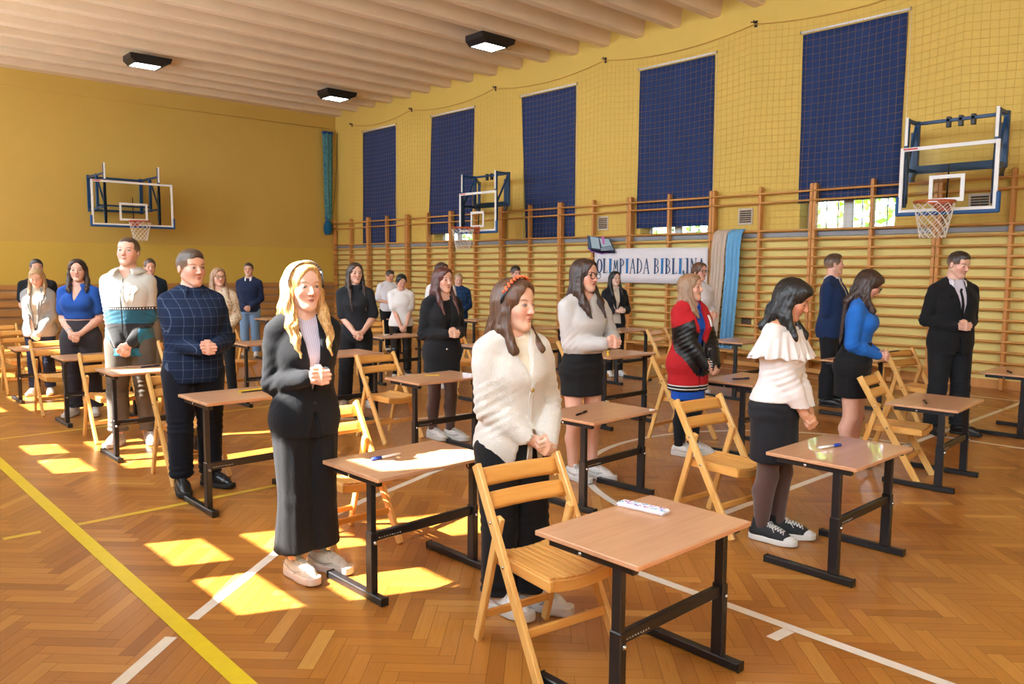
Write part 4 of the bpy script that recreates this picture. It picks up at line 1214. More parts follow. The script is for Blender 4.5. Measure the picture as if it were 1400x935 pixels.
# ------------------------------------------------------------------ shoes (local: toe towards -y, ankle above the origin)
SHOES = {}
def shoe_parts(kind):
    if kind in SHOES: return SHOES[kind]
    xs = axis(-.06, .06, .006); ys = axis(-.215, .085, .006); zs = axis(-.004, .15, .0055)
    sole_h = {'sneaker': .034, 'boot': .024, 'canvas': .028, 'dress': .018}[kind]
    def outline(X, Y, g):
        a = None
        for (p, q, r0, r1) in (((0, .045), (.004, -.10), .031 + g, .042 + g), ((.004, -.10), (0, -.155), .042 + g, .033 + g)):
            ab = (q[0] - p[0], q[1] - p[1]); L = ab[0] ** 2 + ab[1] ** 2
            t = np.clip(((X - p[0]) * ab[0] + (Y - p[1]) * ab[1]) / L, 0, 1)
            d = np.sqrt((X - p[0] - t * ab[0]) ** 2 + (Y - p[1] - t * ab[1]) ** 2) - (r0 + (r1 - r0) * t)
            a = d if a is None else np.minimum(a, d)
        return a
    F = Field(xs, ys, zs)
    def sole(X, Y, Z):
        spring = np.where(Y < -.12, (-.12 - Y) * .12, 0)
        return np.maximum(outline(X, Y, .004 if kind != 'dress' else .001), np.abs(Z - sole_h / 2 - spring) - sole_h / 2) - .002
    F.put(sole, (-.06, -.2, 0), (.06, .08, sole_h), .004)
    S = F.mesh()
    F = Field(xs, ys, zs)
    hi = {'sneaker': .088, 'boot': .125, 'canvas': .125, 'dress': .078}[kind]
    F.cone((0, .045, .045), (.003, -.06, .046), .033, .038, .02); F.cone((.003, -.06, .044), (.003, -.11, .034), .038, .036, .02)
    F.cone((.003, -.11, .034), (0, -.15, .026), .036, .026, .02); F.cone((0, .03, .05), (0, .02, hi), .036, .036, .02)
    F.cone((0, -.02, .062), (0, -.08, .05), .026, .03, .02)
    def cut(X, Y, Z): return np.maximum(-(Z - sole_h * .7), outline(X, Y, .001)) * 0 + np.minimum(Z - sole_h * .72, 1)
    F.d = np.maximum(F.d, (sole_h * .72 - F.ax[2])[None, None, :]); F.d = np.maximum(F.d, (F.ax[2] - hi)[None, None, :])
    U = F.mesh()
    L = MB()
    top = lambda y: np.interp(y, [-.125, -.11, -.09, -.07, -.05, -.02, .02], [.068, .0755, .0835, .0890, .0925, .0950, .0955])
    for k in range(6):
        y = -.034 - k * .0155
        for sg in (-1, 1): L.tube([(-.024 * sg, y, top(y) - .0095), (-.008 * sg, y - .004, top(y - .004) + .002), (.008 * sg, y - .009, top(y - .009) + .0015), (.024 * sg, y - .013, top(y - .013) - .0095)], .0034, 5)
    for sg in (-1, 1): L.tube([(0, -.030, .0985), (sg * .018, -.036, .104), (sg * .027, -.046, .092), (sg * .010, -.040, .093), (sg * .026, -.066, .080), (sg * .034, -.078, .064)], .0028, 5)
    SHOES[kind] = (S, U, L)
    return SHOES[kind]
def make_shoe(parent, x, y, yaw, scale, kind, upper, sole, lace=None, toe=None, far=False):
    S, U, L = shoe_parts(kind)
    key = ('shoe', kind, upper.name, sole.name)
    o = fast_obj('shoe', U[0], U[1], [upper], parent)
    s = fast_obj('sole', S[0], S[1], [sole], o)
    o.location = (x, y, 0.003); o.rotation_euler = (0, 0, yaw); o.scale = (scale,) * 3
    if not far and lace is not None: L.build('laces', [lace], o)
    if kind == 'sneaker' and not far:
        b = MB()
        for sg in (-1, 1):                     # stitched side panel and heel tab
            b.tube([(sg * .034, .060, .070), (sg * .040, .020, .060), (sg * .0445, -.03, .050), (sg * .0425, -.075, .052), (sg * .034, -.100, .056)], .0022, 5)
            b.tube([(sg * .0425, -.055, .036), (sg * .0435, -.075, .050)], .002, 5); b.tube([(sg * .036, .045, .036), (sg * .037, .035, .060)], .002, 5)
        b.tube([(-.034, -.108, .050), (-.018, -.118, .058), (0, -.121, .061), (.018, -.118, .058), (.034, -.108, .050)], .0022, 5)
        b.build('seam', M['shoe_seam'], o)
        b = MB(); b.tube([(0, -.022, .080), (0, -.012, .098), (0, .004, .106)], [.018, .019, .016], 10); b.build('tongue', upper, o)
    if toe is not None:
        b = MB(); b.ball((0, -.148, .032), (.038, .036, .022), n=14, k=8); b.build('toe_cap', toe, o)
    return o

# ------------------------------------------------------------------ the figure
TB = {'f': [(.455, .090, .064, .010), (.50, .104, .074, .012), (.55, .098, .069, .008), (.61, .078, .055, .000), (.66, .080, .056, -.003), (.715, .091, .067, -.008), (.745, .092, .061, -.002), (.775, .086, .051, .006), (.800, .066, .038, .010), (.835, .034, .032, .012)],
      'm': [(.455, .090, .064, .008), (.50, .098, .072, .010), (.55, .096, .069, .006), (.61, .089, .064, .000), (.66, .092, .066, -.003), (.715, .101, .070, -.004), (.745, .104, .066, .000), (.778, .097, .056, .006), (.806, .074, .042, .010), (.835, .038, .036, .012)]}

TB['f'] = [(z, rx * .945, ry * .97, cy) for z, rx, ry, cy in TB['f']]

class Fig:
    def __init__(s, H, sex='f', g=1., lean=0., head=(0, 0, 0), clasp=(0, .2, .55), hh=None, feet=None, shw=None, elbow=.6, palm=None, bust=0., res=1., hang=False):
        s.H, s.sex, s.g, s.lean, s.res = H, sex, g, lean, res
        s.hh = hh or H * .137
        s.gx = 1 + (g - 1) * .8; s.gy = 1 + (g - 1) * 1.3
        T_ = np.array(TB[sex]); zz = np.linspace(T_[0, 0], T_[-1, 0], 46); up_ = [zz]
        for c_ in range(1, 4):
            m_ = np.gradient(T_[:, c_], T_[:, 0]); i_ = np.clip(np.searchsorted(T_[:, 0], zz) - 1, 0, len(T_) - 2)
            h_ = T_[i_ + 1, 0] - T_[i_, 0]; t_ = (zz - T_[i_, 0]) / h_
            up_.append((2 * t_ ** 3 - 3 * t_ ** 2 + 1) * T_[i_, c_] + (t_ ** 3 - 2 * t_ ** 2 + t_) * h_ * m_[i_] + (-2 * t_ ** 3 + 3 * t_ ** 2) * T_[i_ + 1, c_] + (t_ ** 3 - t_ ** 2) * h_ * m_[i_ + 1])
        s.tb = [(z * H, 0, cy * H + s.sh(z), rx * H * s.gx, ry * H * s.gy) for z, rx, ry, cy in np.stack(up_, 1)]
        s.shw = (shw or (.090 if sex == 'f' else .102)) * H
        s.bust = bust
        s.feet = feet or [(-.07, .0, .15), (.07, .0, -.15)]
        ez = lambda z: s.sh(z)
        s.S = {k: np.array([k * s.shw, .006 * H + ez(.78), .784 * H]) for k in (-1, 1)}
        hs = s.hs = H / 1.66
        C = s.C = np.array([clasp[0], -clasp[1] + ez(clasp[2]), clasp[2] * H])
        low = np.clip((.60 - clasp[2]) / .14, 0, 1)
        s.hand = {}
        s.E = {}; s.W = {}
        for k in (-1, 1):
            a = np.array([-k * (.50 - .1 * low), -.80 + .45 * low, .12 - .80 * low]) if palm is None else np.array([-k * palm[0], palm[1], palm[2]])
            a /= np.linalg.norm(a)
            Pc = C + np.array([k * .017, .004 * k, .004 * k]) * hs
            W = Pc - a * .060 * hs
            Sh = s.S[k]; l1, l2 = .168 * H, .150 * H
            d = W - Sh; D = np.linalg.norm(d); Dm = min(D, (l1 + l2) * .995); u = d / D
            f = (l1 + l2) / (l1 + l2)
            if D > Dm: l1 *= D / Dm * 1.002; l2 *= D / Dm * 1.002; Dm = D
            ca = (l1 * l1 + Dm * Dm - l2 * l2) / (2 * l1 * Dm); h = l1 * math.sqrt(max(0, 1 - ca * ca))
            pole = np.array([k * elbow, .75, -.35]); pole -= u * (pole @ u); pole /= np.linalg.norm(pole)
            s.E[k] = Sh + u * l1 * ca + pole * h; s.W[k] = W; s.hand[k] = (Pc, a)
        hy, hp, hr = head
        M_ = Matrix.Rotation(hy, 3, 'Z') @ Matrix.Rotation(hp, 3, 'X') @ Matrix.Rotation(hr, 3, 'Y')
        s.R = np.array(M_)                                    # head frame -> body frame
        piv = np.array([0, .010 * H + ez(.86), .862 * H])
        s.hc = piv + s.R @ np.array([0, -.010 * H, H - .014 - s.hh / 2 - .862 * H])
        s.hipj = {k: np.array([k * .052 * H * s.gx, .008 * H, .49 * H]) for k in (-1, 1)}
        s.ank = {}; s.knee = {}
        for k, (fx, fy, fyaw) in zip((-1, 1), s.feet):
            s.ank[k] = np.array([fx, fy + .012, .05 * H]); m = (s.hipj[k] * .46 + s.ank[k] * .54)
            s.knee[k] = m + np.array([0, -.012 * H, 0])
    def sh(s, z): return -math.tan(s.lean) * max(0, (z - .5)) * s.H
    def hp(s, p): return s.hc + s.R @ (np.array(p, float) * s.hh)
    def grid(s, h, z0, z1, head=None, hands=None, xw=None, yw=None, pad=.03):
        H = s.H; xw = xw or (.17 * H * s.gx + .06); 
        xl = max(xw, abs(s.E[-1][0]) + .08, abs(s.E[1][0]) + .08, max(abs(f[0]) for f in s.feet) + .07)
        ylo = min(-.16 * H, s.C[1] - .11, s.hc[1] - .17) - pad; yhi = max(.13 * H * s.gy, s.E[1][1] + .08, s.hc[1] + .17) + pad
        if yw: ylo, yhi = min(ylo, yw[0]), max(yhi, yw[1])
        fx, fy, fz = [], [], []
        if head:
            r = s.hh * .62; fx.append((s.hc[0] - r * .68, s.hc[0] + r * .68, head)); fy.append((s.hc[1] - r * .85, s.hc[1] + r * .8, head)); fz.append((s.hc[2] - r * .92, s.hc[2] + r * .95, head))
        if hands:
            C = s.C; fx.append((C[0] - .075, C[0] + .075, hands)); fy.append((C[1] - .085, C[1] + .07, hands)); fz.append((C[2] - .085, C[2] + .075, hands))
        return Field(axis(-xl, xl, h, fx), axis(ylo, yhi, h, fy), axis(z0, z1, h, fz))
    # ---- body
    def body(s, mat, name='person'):
        r = s.res; H = s.H; F = s.grid(.0105 * r, -.01, H + .03, .0036 * r, .0034 * r)
        G = s.gx
        F.loft(s.tb, .02, z1=.84 * H)
        if s.bust:
            for k in (-1, 1): F.ell((k * .045 * H, -.052 * H + s.sh(.72), .722 * H), (.040 * H, s.bust, .038 * H), .03)
        hc, hh = s.hc, s.hh
        for k in (-1, 1):
            S, E, W = s.S[k], s.E[k], s.W[k]
            F.cone((k * .02 * H, .010 * H + s.sh(.82), .822 * H), S, .024 * H, .032 * H * G, .03)
            F.cone((0, .012 * H + s.sh(.85), .852 * H), (k * .07 * H, .008 * H + s.sh(.80), .802 * H), .024 * H, .018 * H, .03)
            F.cone(S, E, .030 * H * G, .0235 * H * G, .02); mid = E * .72 + W * .28
            F.cone(E, mid, .0235 * H * G, .0235 * H * G, .015); F.cone(mid, W, .0235 * H * G, .0155 * H, .015)
            hj, kn, an = s.hipj[k], s.knee[k], s.ank[k]
            F.cone(hj, kn, .052 * H * G, .033 * H * G, .02)
            cf = kn * .68 + an * .32 + np.array([0, .013 * H, 0])
            F.cone(kn, cf, .034 * H * G, .033 * H * G, .02); F.cone(cf, an, .033 * H * G, .0205 * H, .02)
            fx, fy, fyaw = s.feet[0 if k < 0 else 1]
            t = np.array([sin(fyaw), -cos(fyaw), 0])
            F.cone((an[0], an[1], .045), an[:2].tolist() + [.05], .024, .024, .015)
            F.cone((fx, fy, .045), (fx + t[0] * .13, fy + t[1] * .13, .030), .024, .018, .015)
            s._hand(F, k)
        # neck and head
        F.cone((0, .014 * H + s.sh(.84), .835 * H), s.hp((0, .10, -.28)), .034 * H * (1.08 if s.sex == 'm' else .93), .030 * H * (1.1 if s.sex == 'm' else .93), .02)
        u = hh
        def E_(c, rr, k, sub=False): F.ell(s.hp(c), np.array(rr) * u, k * u, s.R, sub)
        def Cn(a, b, ra, rb, k, sub=False): F.cone(s.hp(a), s.hp(b), ra * u, rb * u, k * u, sub)
        E_((0, .07, .13), (.335, .40, .365), .08); E_((0, -.09, -.08), (.272, .262, .36), .10)
        for k in (-1, 1): Cn((k * .215, .02, -.20), (k * .05, -.235, -.405), .085, .075, .10); E_((k * .155, -.215, -.085), (.105, .10, .10), .10)
        for k in (-1, 1): Cn((k * .135, -.175, -.13), (k * .075, -.215, -.35), .105, .085, .08)
        E_((0, -.262, -.405), (.085, .075, .070), .09)
        E_((0, -.275, .125), (.205, .065, .055), .07); E_((0, -.18, .24), (.24, .145, .15), .12)
        for k in (-1, 1):
            E_((k * .142, -.40, .020), (.072, .075, .045), .04, True); E_((k * .142, -.292, .022), (.066, .060, .045), .02)
            E_((k * .345, .055, -.02), (.030, .072, .115), .03); E_((k * .370, .045, .0), (.012, .035, .06), .02, True)
        Cn((0, -.325, .075), (0, -.425, -.115), .026, .042, .05)
        for k in (-1, 1): E_((k * .043, -.375, -.130), (.034, .045, .030), .025)
        E_((0, -.328, -.240), (.070, .042, .022), .03); E_((0, -.322, -.276), (.058, .040, .026), .03)
        E_((0, -.392, -.256), (.070, .05, .007), .012, True)
        P, Fc = F.mesh()
        P = relax(P, Fc, 1, .35)
        q = (P - hc) @ s.R / hh                                # into the head frame
        near = (np.abs(q[:, 0]) < .5) & (np.abs(q[:, 1]) < .62) & (q[:, 2] > -.56) & (q[:, 2] < .7)
        hcv = np.where(near[:, None], q, 9.0)
        return fast_obj(name, P, Fc, [mat], None, {'hc': hcv})
    def _hand(s, F, k):
        Pc, a = s.hand[k]; hs = s.hs; zh = np.array([0, 0, 1.]); 
        w = zh - a * (a @ zh)
        if np.linalg.norm(w) < .5: w = np.array([0, -1., .3]) - a * (a @ np.array([0, -1., .3]))
        w /= np.linalg.norm(w)
        n = np.cross(a, w); n *= np.sign(n @ np.array([-k, 0, 0]))
        W = s.W[k]
        lens = [(.040, .025, .018), (.044, .028, .019), (.041, .026, .018), (.032, .020, .016)]
        F.cone(W, Pc, .0158 * s.H, .017 * hs, .012)
        for i in range(4):
            kn = Pc + a * (.037 - .004 * abs(i - 1.2)) * hs + w * (1.5 - i) * .0185 * hs + w * k * .0046 * hs
            wb = W + w * (1.5 - i) * .007 * hs
            F.cone(wb, kn, .0125 * hs, .0108 * hs, .012)
            l1, l2, l3 = [v * hs for v in lens[i]]
            d1 = a * .52 + n * .86; d2 = n * .42 - a * .90; d3 = -a * .95 - n * .30
            p1 = kn + d1 * l1; p2 = p1 + d2 / np.linalg.norm(d2) * l2; p3 = p2 + d3 / np.linalg.norm(d3) * l3
            F.cone(kn, p1, .0098 * hs, .0086 * hs, .004); F.cone(p1, p2, .0086 * hs, .0078 * hs, .003); F.cone(p2, p3, .0078 * hs, .0064 * hs, .003)
        tb = Pc - a * .022 * hs + w * .020 * hs + n * .002
        t1 = tb + (a * .8 + w * .55 + n * .25) / 1.0 * .034 * hs + w * k * .004; t2 = t1 + (a * .75 + n * .62 + w * .05) * .026 * hs
        F.cone(W, tb, .014 * hs, .0135 * hs, .012); F.cone(tb, t1, .0130 * hs, .0098 * hs, .008); F.cone(t1, t2, .0098 * hs, .0078 * hs, .004)
    # ---- clothes
    def lv(s, e=0., zlo=None): return s.tb
    def fronty(s, x, z, e):
        L = np.array(s.tb); rx = np.interp(z, L[:, 0], L[:, 3]) + e; ry = np.interp(z, L[:, 0], L[:, 4]) + e; cy = np.interp(z, L[:, 0], L[:, 2])
        q = max(0, 1 - min(1, abs(x) / rx) ** 2.3); y = cy - ry * q ** (1 / 2.3)
        if s.bust:
            for k in (-1, 1):
                dx = (x - k * .045 * s.H) / (.040 * s.H + e); dz = (z - .722 * s.H) / (.038 * s.H + e); t = 1 - dx * dx - dz * dz
                if t > 0: y = min(y, -.052 * s.H + s.sh(.72) - (s.bust + e) * math.sqrt(t))
        return y
    def top(s, mat, parent, name='shirt', e=.012, hem=.50, e_hem=None, sleeve=1.0, es=.010, cuff=None, neck='crew', cut=None, wr=.004, seed=1, neckr=1., puff=0., h=.0085, band=None, elbow_fold=True, slack=0.):
        H = s.H; F = s.grid(h * s.res, hem * H - .03, .90 * H, yw=(-.2, .2))
        z0 = hem * H
        lvl = list(s.tb)
        if z0 < lvl[0][0]: lvl = [(z0 - .01, 0, lvl[0][2], lvl[0][3], lvl[0][4])] + lvl
        F.loft(lvl, .02, e=e, e2=(e if e_hem is None else e_hem), z0=z0, z1=.84 * H)
        if s.bust:
            for k in (-1, 1): F.ell((k * .045 * H, -.052 * H + s.sh(.72), .722 * H), (.040 * H + e, s.bust + e, .038 * H + e), .03)
        G = s.gx
        for k in (-1, 1):
            S, E, W = s.S[k], s.E[k], s.W[k]
            F.cone((k * .02 * H, .010 * H + s.sh(.82), .822 * H), S, .024 * H + e * .6, .031 * H * G + es * .4, .03)
            F.cone((0, .012 * H + s.sh(.85), .842 * H), (k * .07 * H, .008 * H + s.sh(.80), .802 * H), .025 * H + e * .5, .018 * H + e * .8, .03)
            if sleeve:
                if sleeve <= .5:
                    P1 = S + (E - S) * (sleeve / .5); F.cone(S, P1, .031 * H * G + es, .030 * H * G + es * 1.5, .015)
                else:
                    F.cone(S, S * .75 + E * .25, .030 * H * G + es * .45, .030 * H * G + es * .8, .02); F.cone(S * .75 + E * .25, E, .030 * H * G + es * .8, .026 * H * G + es + puff, .02)
                    t = (sleeve - .5) / .5; Wt = E + (W - E) * t; M2 = E * .6 + Wt * .4
                    F.cone(E, M2, .026 * H * G + es + puff, .0255 * H * G + es + puff, .015); F.cone(M2, Wt, .0255 * H * G + es + puff, .0185 * H + es * .8, .015)
                    if cuff: F.cone(E + (W - E) * (t - .10), Wt, .0185 * H + cuff, .0180 * H + cuff, .006)
        ncy = .013 * H + s.sh(.86)
        if neck == 'crew': F.cone((0, ncy - .012 * H, .852 * H), (0, ncy - .006 * H, .92 * H), .037 * H * neckr, .050 * H * neckr, .006, True)
        elif neck == 'wide': F.ell((0, ncy - .006 * H, .845 * H), (.085 * H * neckr, .07 * H, .042 * H), .01, None, True)
        else: F.cone((0, ncy, .852 * H), (0, ncy, .93 * H), .036 * H, .048 * H, .006, True)
        if cut: F.wedge([(z * H, w * H, c * H if len(r_) > 2 else 0) for r_ in cut for z, w, c in [tuple(r_) + (0,) * (3 - len(r_))]], .0 + s.sh(.7))
        P, Fc = F.mesh()
        P = relax(P, Fc, 1, .4)
        if wr:
            N = vnormals(P, Fc); d = wob(P * np.array([1, 1, .8]), seed, 30, 6) * .6 + wob(P * np.array([1, 1, .5]), seed + 9, 62, 6) * .4
            am = np.full(len(P), wr)
            for k in (-1, 1):
                r_ = np.linalg.norm(P - s.E[k], axis=1); am += wr * 1.2 * np.exp(-(r_ / .09) ** 2)
                # folds that ring the bent elbow and forearm
                ax_ = s.W[k] - s.S[k]; ax_ /= np.linalg.norm(ax_)
                if sleeve > .5 and elbow_fold: d += .55 * np.exp(-(r_ / .13) ** 2) * np.sin((P - s.E[k]) @ (ax_ * 175) + 1.5 * wob(P, seed + 3, 25))
            hemf = np.clip((P[:, 2] - z0) / (.10 * H), 0, 1); am *= (.35 + .65 * hemf) + slack * (1 - hemf)
            P = P + N * (d * am)[:, None]
        zone = np.zeros((len(P), 3))
        for k in (-1, 1):
            a0 = s.S[k] + (s.E[k] - s.S[k]) * .36 + np.array([k * .012 * H, 0, 0])
            for A_, B_ in ((a0, s.E[k]), (s.E[k], s.W[k])):
                ab = B_ - A_; t = np.clip(((P - A_) @ ab) / (ab @ ab), 0, 1); r_ = np.linalg.norm(P - A_ - t[:, None] * ab, axis=1)
                inner = (P - A_)[:, 0] * k
                zone[:, 0] = np.maximum(zone[:, 0], ((r_ < .043 * H + es + e * .6) & ((t > .02) | (A_ is not a0)) & (np.abs(P[:, 0]) > s.shw * .62 - .2 * (A_ is not a0))).astype(float))
            zone[:, 1] = np.maximum(zone[:, 1], (np.linalg.norm(P - s.W[k], axis=1) < .052) * 1.)
        return fast_obj(name, P, Fc, [mat] if not isinstance(mat, list) else mat, parent, {'zone': zone})
    def legs(s, mat, parent, name='trousers', waist=.60, e=.010, rk=.040, rh=.040, hemz=.05, wr=.004, seed=2, seat=True, h=.009, crotch=.455, rt=.058):
        H = s.H; F = s.grid(h * s.res, hemz * H - .02, waist * H + .02)
        G = s.gx
        if seat: F.loft(s.tb, .02, e=e, z0=crotch * H, z1=waist * H)
        for k in (-1, 1):
            hj, kn, an = s.hipj[k], s.knee[k], s.ank[k]; d = (an - kn) / np.linalg.norm(an - kn); hm = kn + d * ((kn[2] - hemz * H) / max(.1, -d[2]))
            F.cone(hj, kn, rt * H * G + e * .6, rk * H * G, .02); F.cone(kn, hm, rk * H * G, rh * H, .015)
            if rk < .05:
                cf = kn * .68 + an * .32 + np.array([0, .013 * H, 0]); F.cone(kn, cf, rk * H * G, rk * H * G * .97, .02); F.cone(cf, hm, rk * H * G * .97, rh * H, .02)
        F.d = np.maximum(F.d, (hemz * H - F.ax[2])[None, None, :]); F.d = np.maximum(F.d, (F.ax[2] - waist * H)[None, None, :])
        P, Fc = F.mesh(); P = relax(P, Fc, 1, .4)
        if wr:
            N = vnormals(P, Fc); d = wob(P * np.array([1, 1, .35 if rh < .058 else .08]), seed, 40, 6) * .7
            low = np.exp(-((P[:, 2] - hemz * H) / (.06 * H)) ** 2); kz = np.exp(-((P[:, 2] - .28 * H) / (.05 * H)) ** 2)
            d += (low * .9 + kz * .5) * (rh < .058) * np.sin(P[:, 2] * 150 + 2.2 * wob(P, seed + 4, 22)) + (rh >= .058) * 1.1 * wob(P * np.array([1, 1, .06]), seed + 6, 70, 6)
            P = P + N * (d * wr)[:, None]
        return fast_obj(name, P, Fc, [mat], parent)
    def skirt(s, mat, parent, hem=.34, waist=.62, e=.010, rxh=.095, ryh=.075, wr=.003, seed=4, folds=0, h=.009, name='skirt'):
        H = s.H; F = s.grid(h * s.res, hem * H - .03, waist * H + .02)
        G = s.gx
        low = [(hem * H - .01, 0, .006 * H, rxh * H * G, ryh * H * G)] + [(z, cx, cy, rx + e + .012 * H * np.exp(-((z / H - .47) / .05) ** 2), ry + e + .004 * H * np.exp(-((z / H - .47) / .05) ** 2)) for z, cx, cy, rx, ry in s.tb]
        F.loft(low, .01, n=2.1, z0=hem * H, z1=waist * H)
        P, Fc = F.mesh(); P = relax(P, Fc, 1, .4); N = vnormals(P, Fc)
        d = wob(P * np.array([1, 1, .6]), seed, 35, 6) * wr
        d += wr * .8 * np.exp(-((P[:, 2] - .52 * H) / (.05 * H)) ** 2) * np.sin(P[:, 2] * 120 + 2 * wob(P, seed, 20))
        if folds: th = np.arctan2(P[:, 0], -P[:, 1]); d += folds * np.sin(th * 11 + np.sin(th * 3)) * np.clip(((waist * H) - P[:, 2]) / (.25 * H), 0, 1)
        P = P + N * d[:, None]
        return fast_obj(name, P, Fc, [mat], parent)
    def plate(s, poly, e, mat, parent, name, th=.004, off=.003, nsub=4):
        """flat trimming that follows the chest: poly in (x, z) metres, triangulated as a fan of strips"""
        b = MB(); n = len(poly)
        # subdivide edges, then build rings towards the centroid
        pts = []
        for i in range(n):
            a, c = poly[i], poly[(i + 1) % n]
            for q in range(nsub): t = q / nsub; pts.append((a[0] * (1 - t) + c[0] * t, a[1] * (1 - t) + c[1] * t))
        cx = sum(p[0] for p in pts) / len(pts); cz = sum(p[1] for p in pts) / len(pts)
        rings = []
        for f in (1., .66, .33, .02): rings.append([(cx + (x - cx) * f, cz + (z - cz) * f) for x, z in pts])
        rows = []
        for r_ in rings:
            row = [(x, s.fronty(x, z, e) - off, z) for x, z in r_]; rows.append(row + [row[0]])
        back = [(p[0], p[1] + th + off, p[2]) for p in rows[0]]
        b.grid([back] + rows)
        return b.build(name, mat, parent)
    def buttons(s, zs, e, mat, parent, x=0., r=.006, name='button'):
        for z in zs:
            y = s.fronty(x, z * s.H, e); b = MB(); b.tube([(x, y + .002, z * s.H), (x, y - .004, z * s.H)], r, 10); b.build(name, mat, parent)
    def lapels(s, mat, parent, e, zv=.62, zt=.835, w=.030, notch=True, xin=.012, cx=0.):
        H = s.H
        for k in (-1, 1):
            poly = [(k * .004 * H + cx, zv * H), (k * (.052 + w) * H * .9, .745 * H), (k * (.046 + w * .55) * H, .752 * H), (k * (.05 + w * .75) * H, .765 * H), (k * (.035 + w * .3) * H, zt * H), (k * .030 * H, zt * H), (k * .032 * H, .80 * H)]
            if k < 0: poly = poly[::-1]
            s.plate(poly, e, mat, parent, 'lapel', .005, .0045)
    def collar(s, mat, parent, r=.040, hgt=.030, drop=.030, open_=.35, spread=.03, name='collar', out=.012):
        """stand and fall collar round the neck"""
        H = s.H; c = np.array([0, .013 * H + s.sh(.84), .832 * H]); rows = []
        for (rr, zz) in ((r, 0), (r * .97, hgt), (r * 1.05, hgt + .004), (r + out, hgt - .018), (r + out * 1.5, hgt - drop)):
            row = []
            for t in np.linspace(-1, 1, 33):
                a = t * (PI - open_); x = rr * H / 1.0 * sin(a) if rr < .2 else 0
                x = (rr * H if rr < .2 else rr) * sin(a); y = (rr * H if rr < .2 else rr) * cos(a)
                f = max(0, abs(t) - .55) / .45; dz = -f * .018 * (1 if zz < hgt - .001 or True else 0) - (f * spread if zz <= hgt - drop + .001 else 0)
                row.append((c[0] + x * .95, c[1] + y * .92 - .012 * f, c[2] + zz + dz))
            rows.append(row)
        b = MB(); b.grid(rows, thick=(0, 0, .0015)); return b.build(name, mat, parent)
    # ---- hair
    def hair(s, mat, parent, kind='long', L=1.2, Lf=1.2, front=(1, 1), vol=1., cutz=.0, wave=.004, nw=26, seed=3, part=None, face=(.325, .46), curl=0., fringe=None, h=.0052, bun=False, top=.0, flat=1., facey=-.54, thick=1.):
        u = s.hh; hc = s.hc; H = s.H
        zlo = hc[2] - (max(L, Lf, .8) + .15) * u
        F = s.grid(h * s.res, zlo, hc[2] + .72 * u, yw=(hc[1] - .7 * u, hc[1] + .75 * u))
        def E_(c, rr, k, sub=False): F.ell(s.hp(c), np.array(rr) * u, k * u, s.R, sub)
        def Cn(a, b, ra, rb, k, sub=False): F.cone(s.hp(a), s.hp(b), ra * u, rb * u, k * u, sub)
        up = np.array([0, 0, 1.])
        def bp(p):                                             # head frame point, lower part hangs straight
            p = np.array(p, float); v = s.hp(p)
            if p[2] < -.3:
                v = s.hp((p[0], p[1], -.3)) + np.array([0, 0, (p[2] + .3) * u])
            if v[2] < .83 * H:
                L_ = np.array(s.tb); zz = v[2]
                if p[1] > .15: v[1] = max(v[1], np.interp(zz, L_[:, 0], L_[:, 2]) + np.interp(zz, L_[:, 0], L_[:, 4]) + .022)
                elif p[1] < -.15: v[1] = min(v[1], s.fronty(v[0] * .8, zz, .020))
            return v
        if kind == 'short':
            t = .010 + .006 * vol
            E_((0, .075, .135), (.340 + t, .405 + t, .370 + t), .05)
            E_((0, .02, .235), (.300 + .012 * vol, .36 + .012 * vol, .275 + .020 * vol + top), .07)
            if top: E_((0, -.12, .37), (.235, .22, .12 + top), .07)
            E_((0, facey, -.10), (face[0], .46, face[1] + .015), .025, True)
            E_((0, .05, -.62), (.6, .65, .50), .02, True)
            for k in (-1, 1): E_((k * .40, -.02, -.18), (.12, .15, .24), .02, True)
        else:
            t = .04 * vol
            E_((0, .075, .14), (.348 + t, .42 + t, .375 + t), .05)
            E_((0, .15, -.05), (.335 + t, .33 + t, .36), .08)
            E_((0, -.14, .32), (.28, .25, .19), .06)
            E_((0, facey, -.14), (face[0], .46, face[1] + .06), .03, True)
            if part is not None: E_((part * .6, -.50, .24), (.16, .26, .20), .06, True)
            if kind == 'long':
                for x in (-.24, -.08, .08, .24):
                    y1 = .30 - abs(x) * .4
                    F.chain([s.hp((x, y1, .05)), bp((x * 1.15, y1 + .06, -.45)), bp((x * 1.2, .40 * flat + .05, -.9)), bp((x * 1.1, .46 * flat + .06, -max(.95, L)))], [.17 * u * thick, .15 * u * thick, .12 * u, .05 * u], .08 * u)
                for k, on in zip((-1, 1), front):
                    if on:
                        zf = -max(.6, Lf)
                        F.chain([s.hp((k * .30, -.04, .16)), s.hp((k * .345, -.03, -.12)), bp((k * .36, -.06, -.45)), bp((k * .38, -.26, -.85)), bp((k * .35, -.26 - .28 * min(1, max(0, (Lf - .85) / .35)), zf))][:5 if Lf > .86 else 4], [.055 * u, .080 * u * vol, .115 * u * vol, .115 * u * vol, .030 * u][:5 if Lf > .86 else 4], .06 * u)
                        F.chain([s.hp((k * .31, .10, .10)), bp((k * .38, .08, -.45)), bp((k * .42, .06, -min(.85, Lf)))], [.08 * u, .10 * u * vol, .07 * u], .06 * u)
            elif kind == 'tied':
                if bun: E_((0, .52, .22), (.15, .13, .15), .05)
                else: F.chain([s.hp((0, .46, .16)), bp((0, .60, -.25)), bp((0, .55, -.9))], [.08 * u, .10 * u, .04 * u], .05 * u)
                for k in (-1, 1): E_((k * .42, .0, -.22), (.10, .20, .26), .02, True)
        if fringe: E_((fringe[0], -.30, .20), (fringe[1], .12, fringe[2]), .05)
        P, Fc = F.mesh(); P = relax(P, Fc, 1, .4); N = vnormals(P, Fc)
        q = (P - hc) @ s.R / u
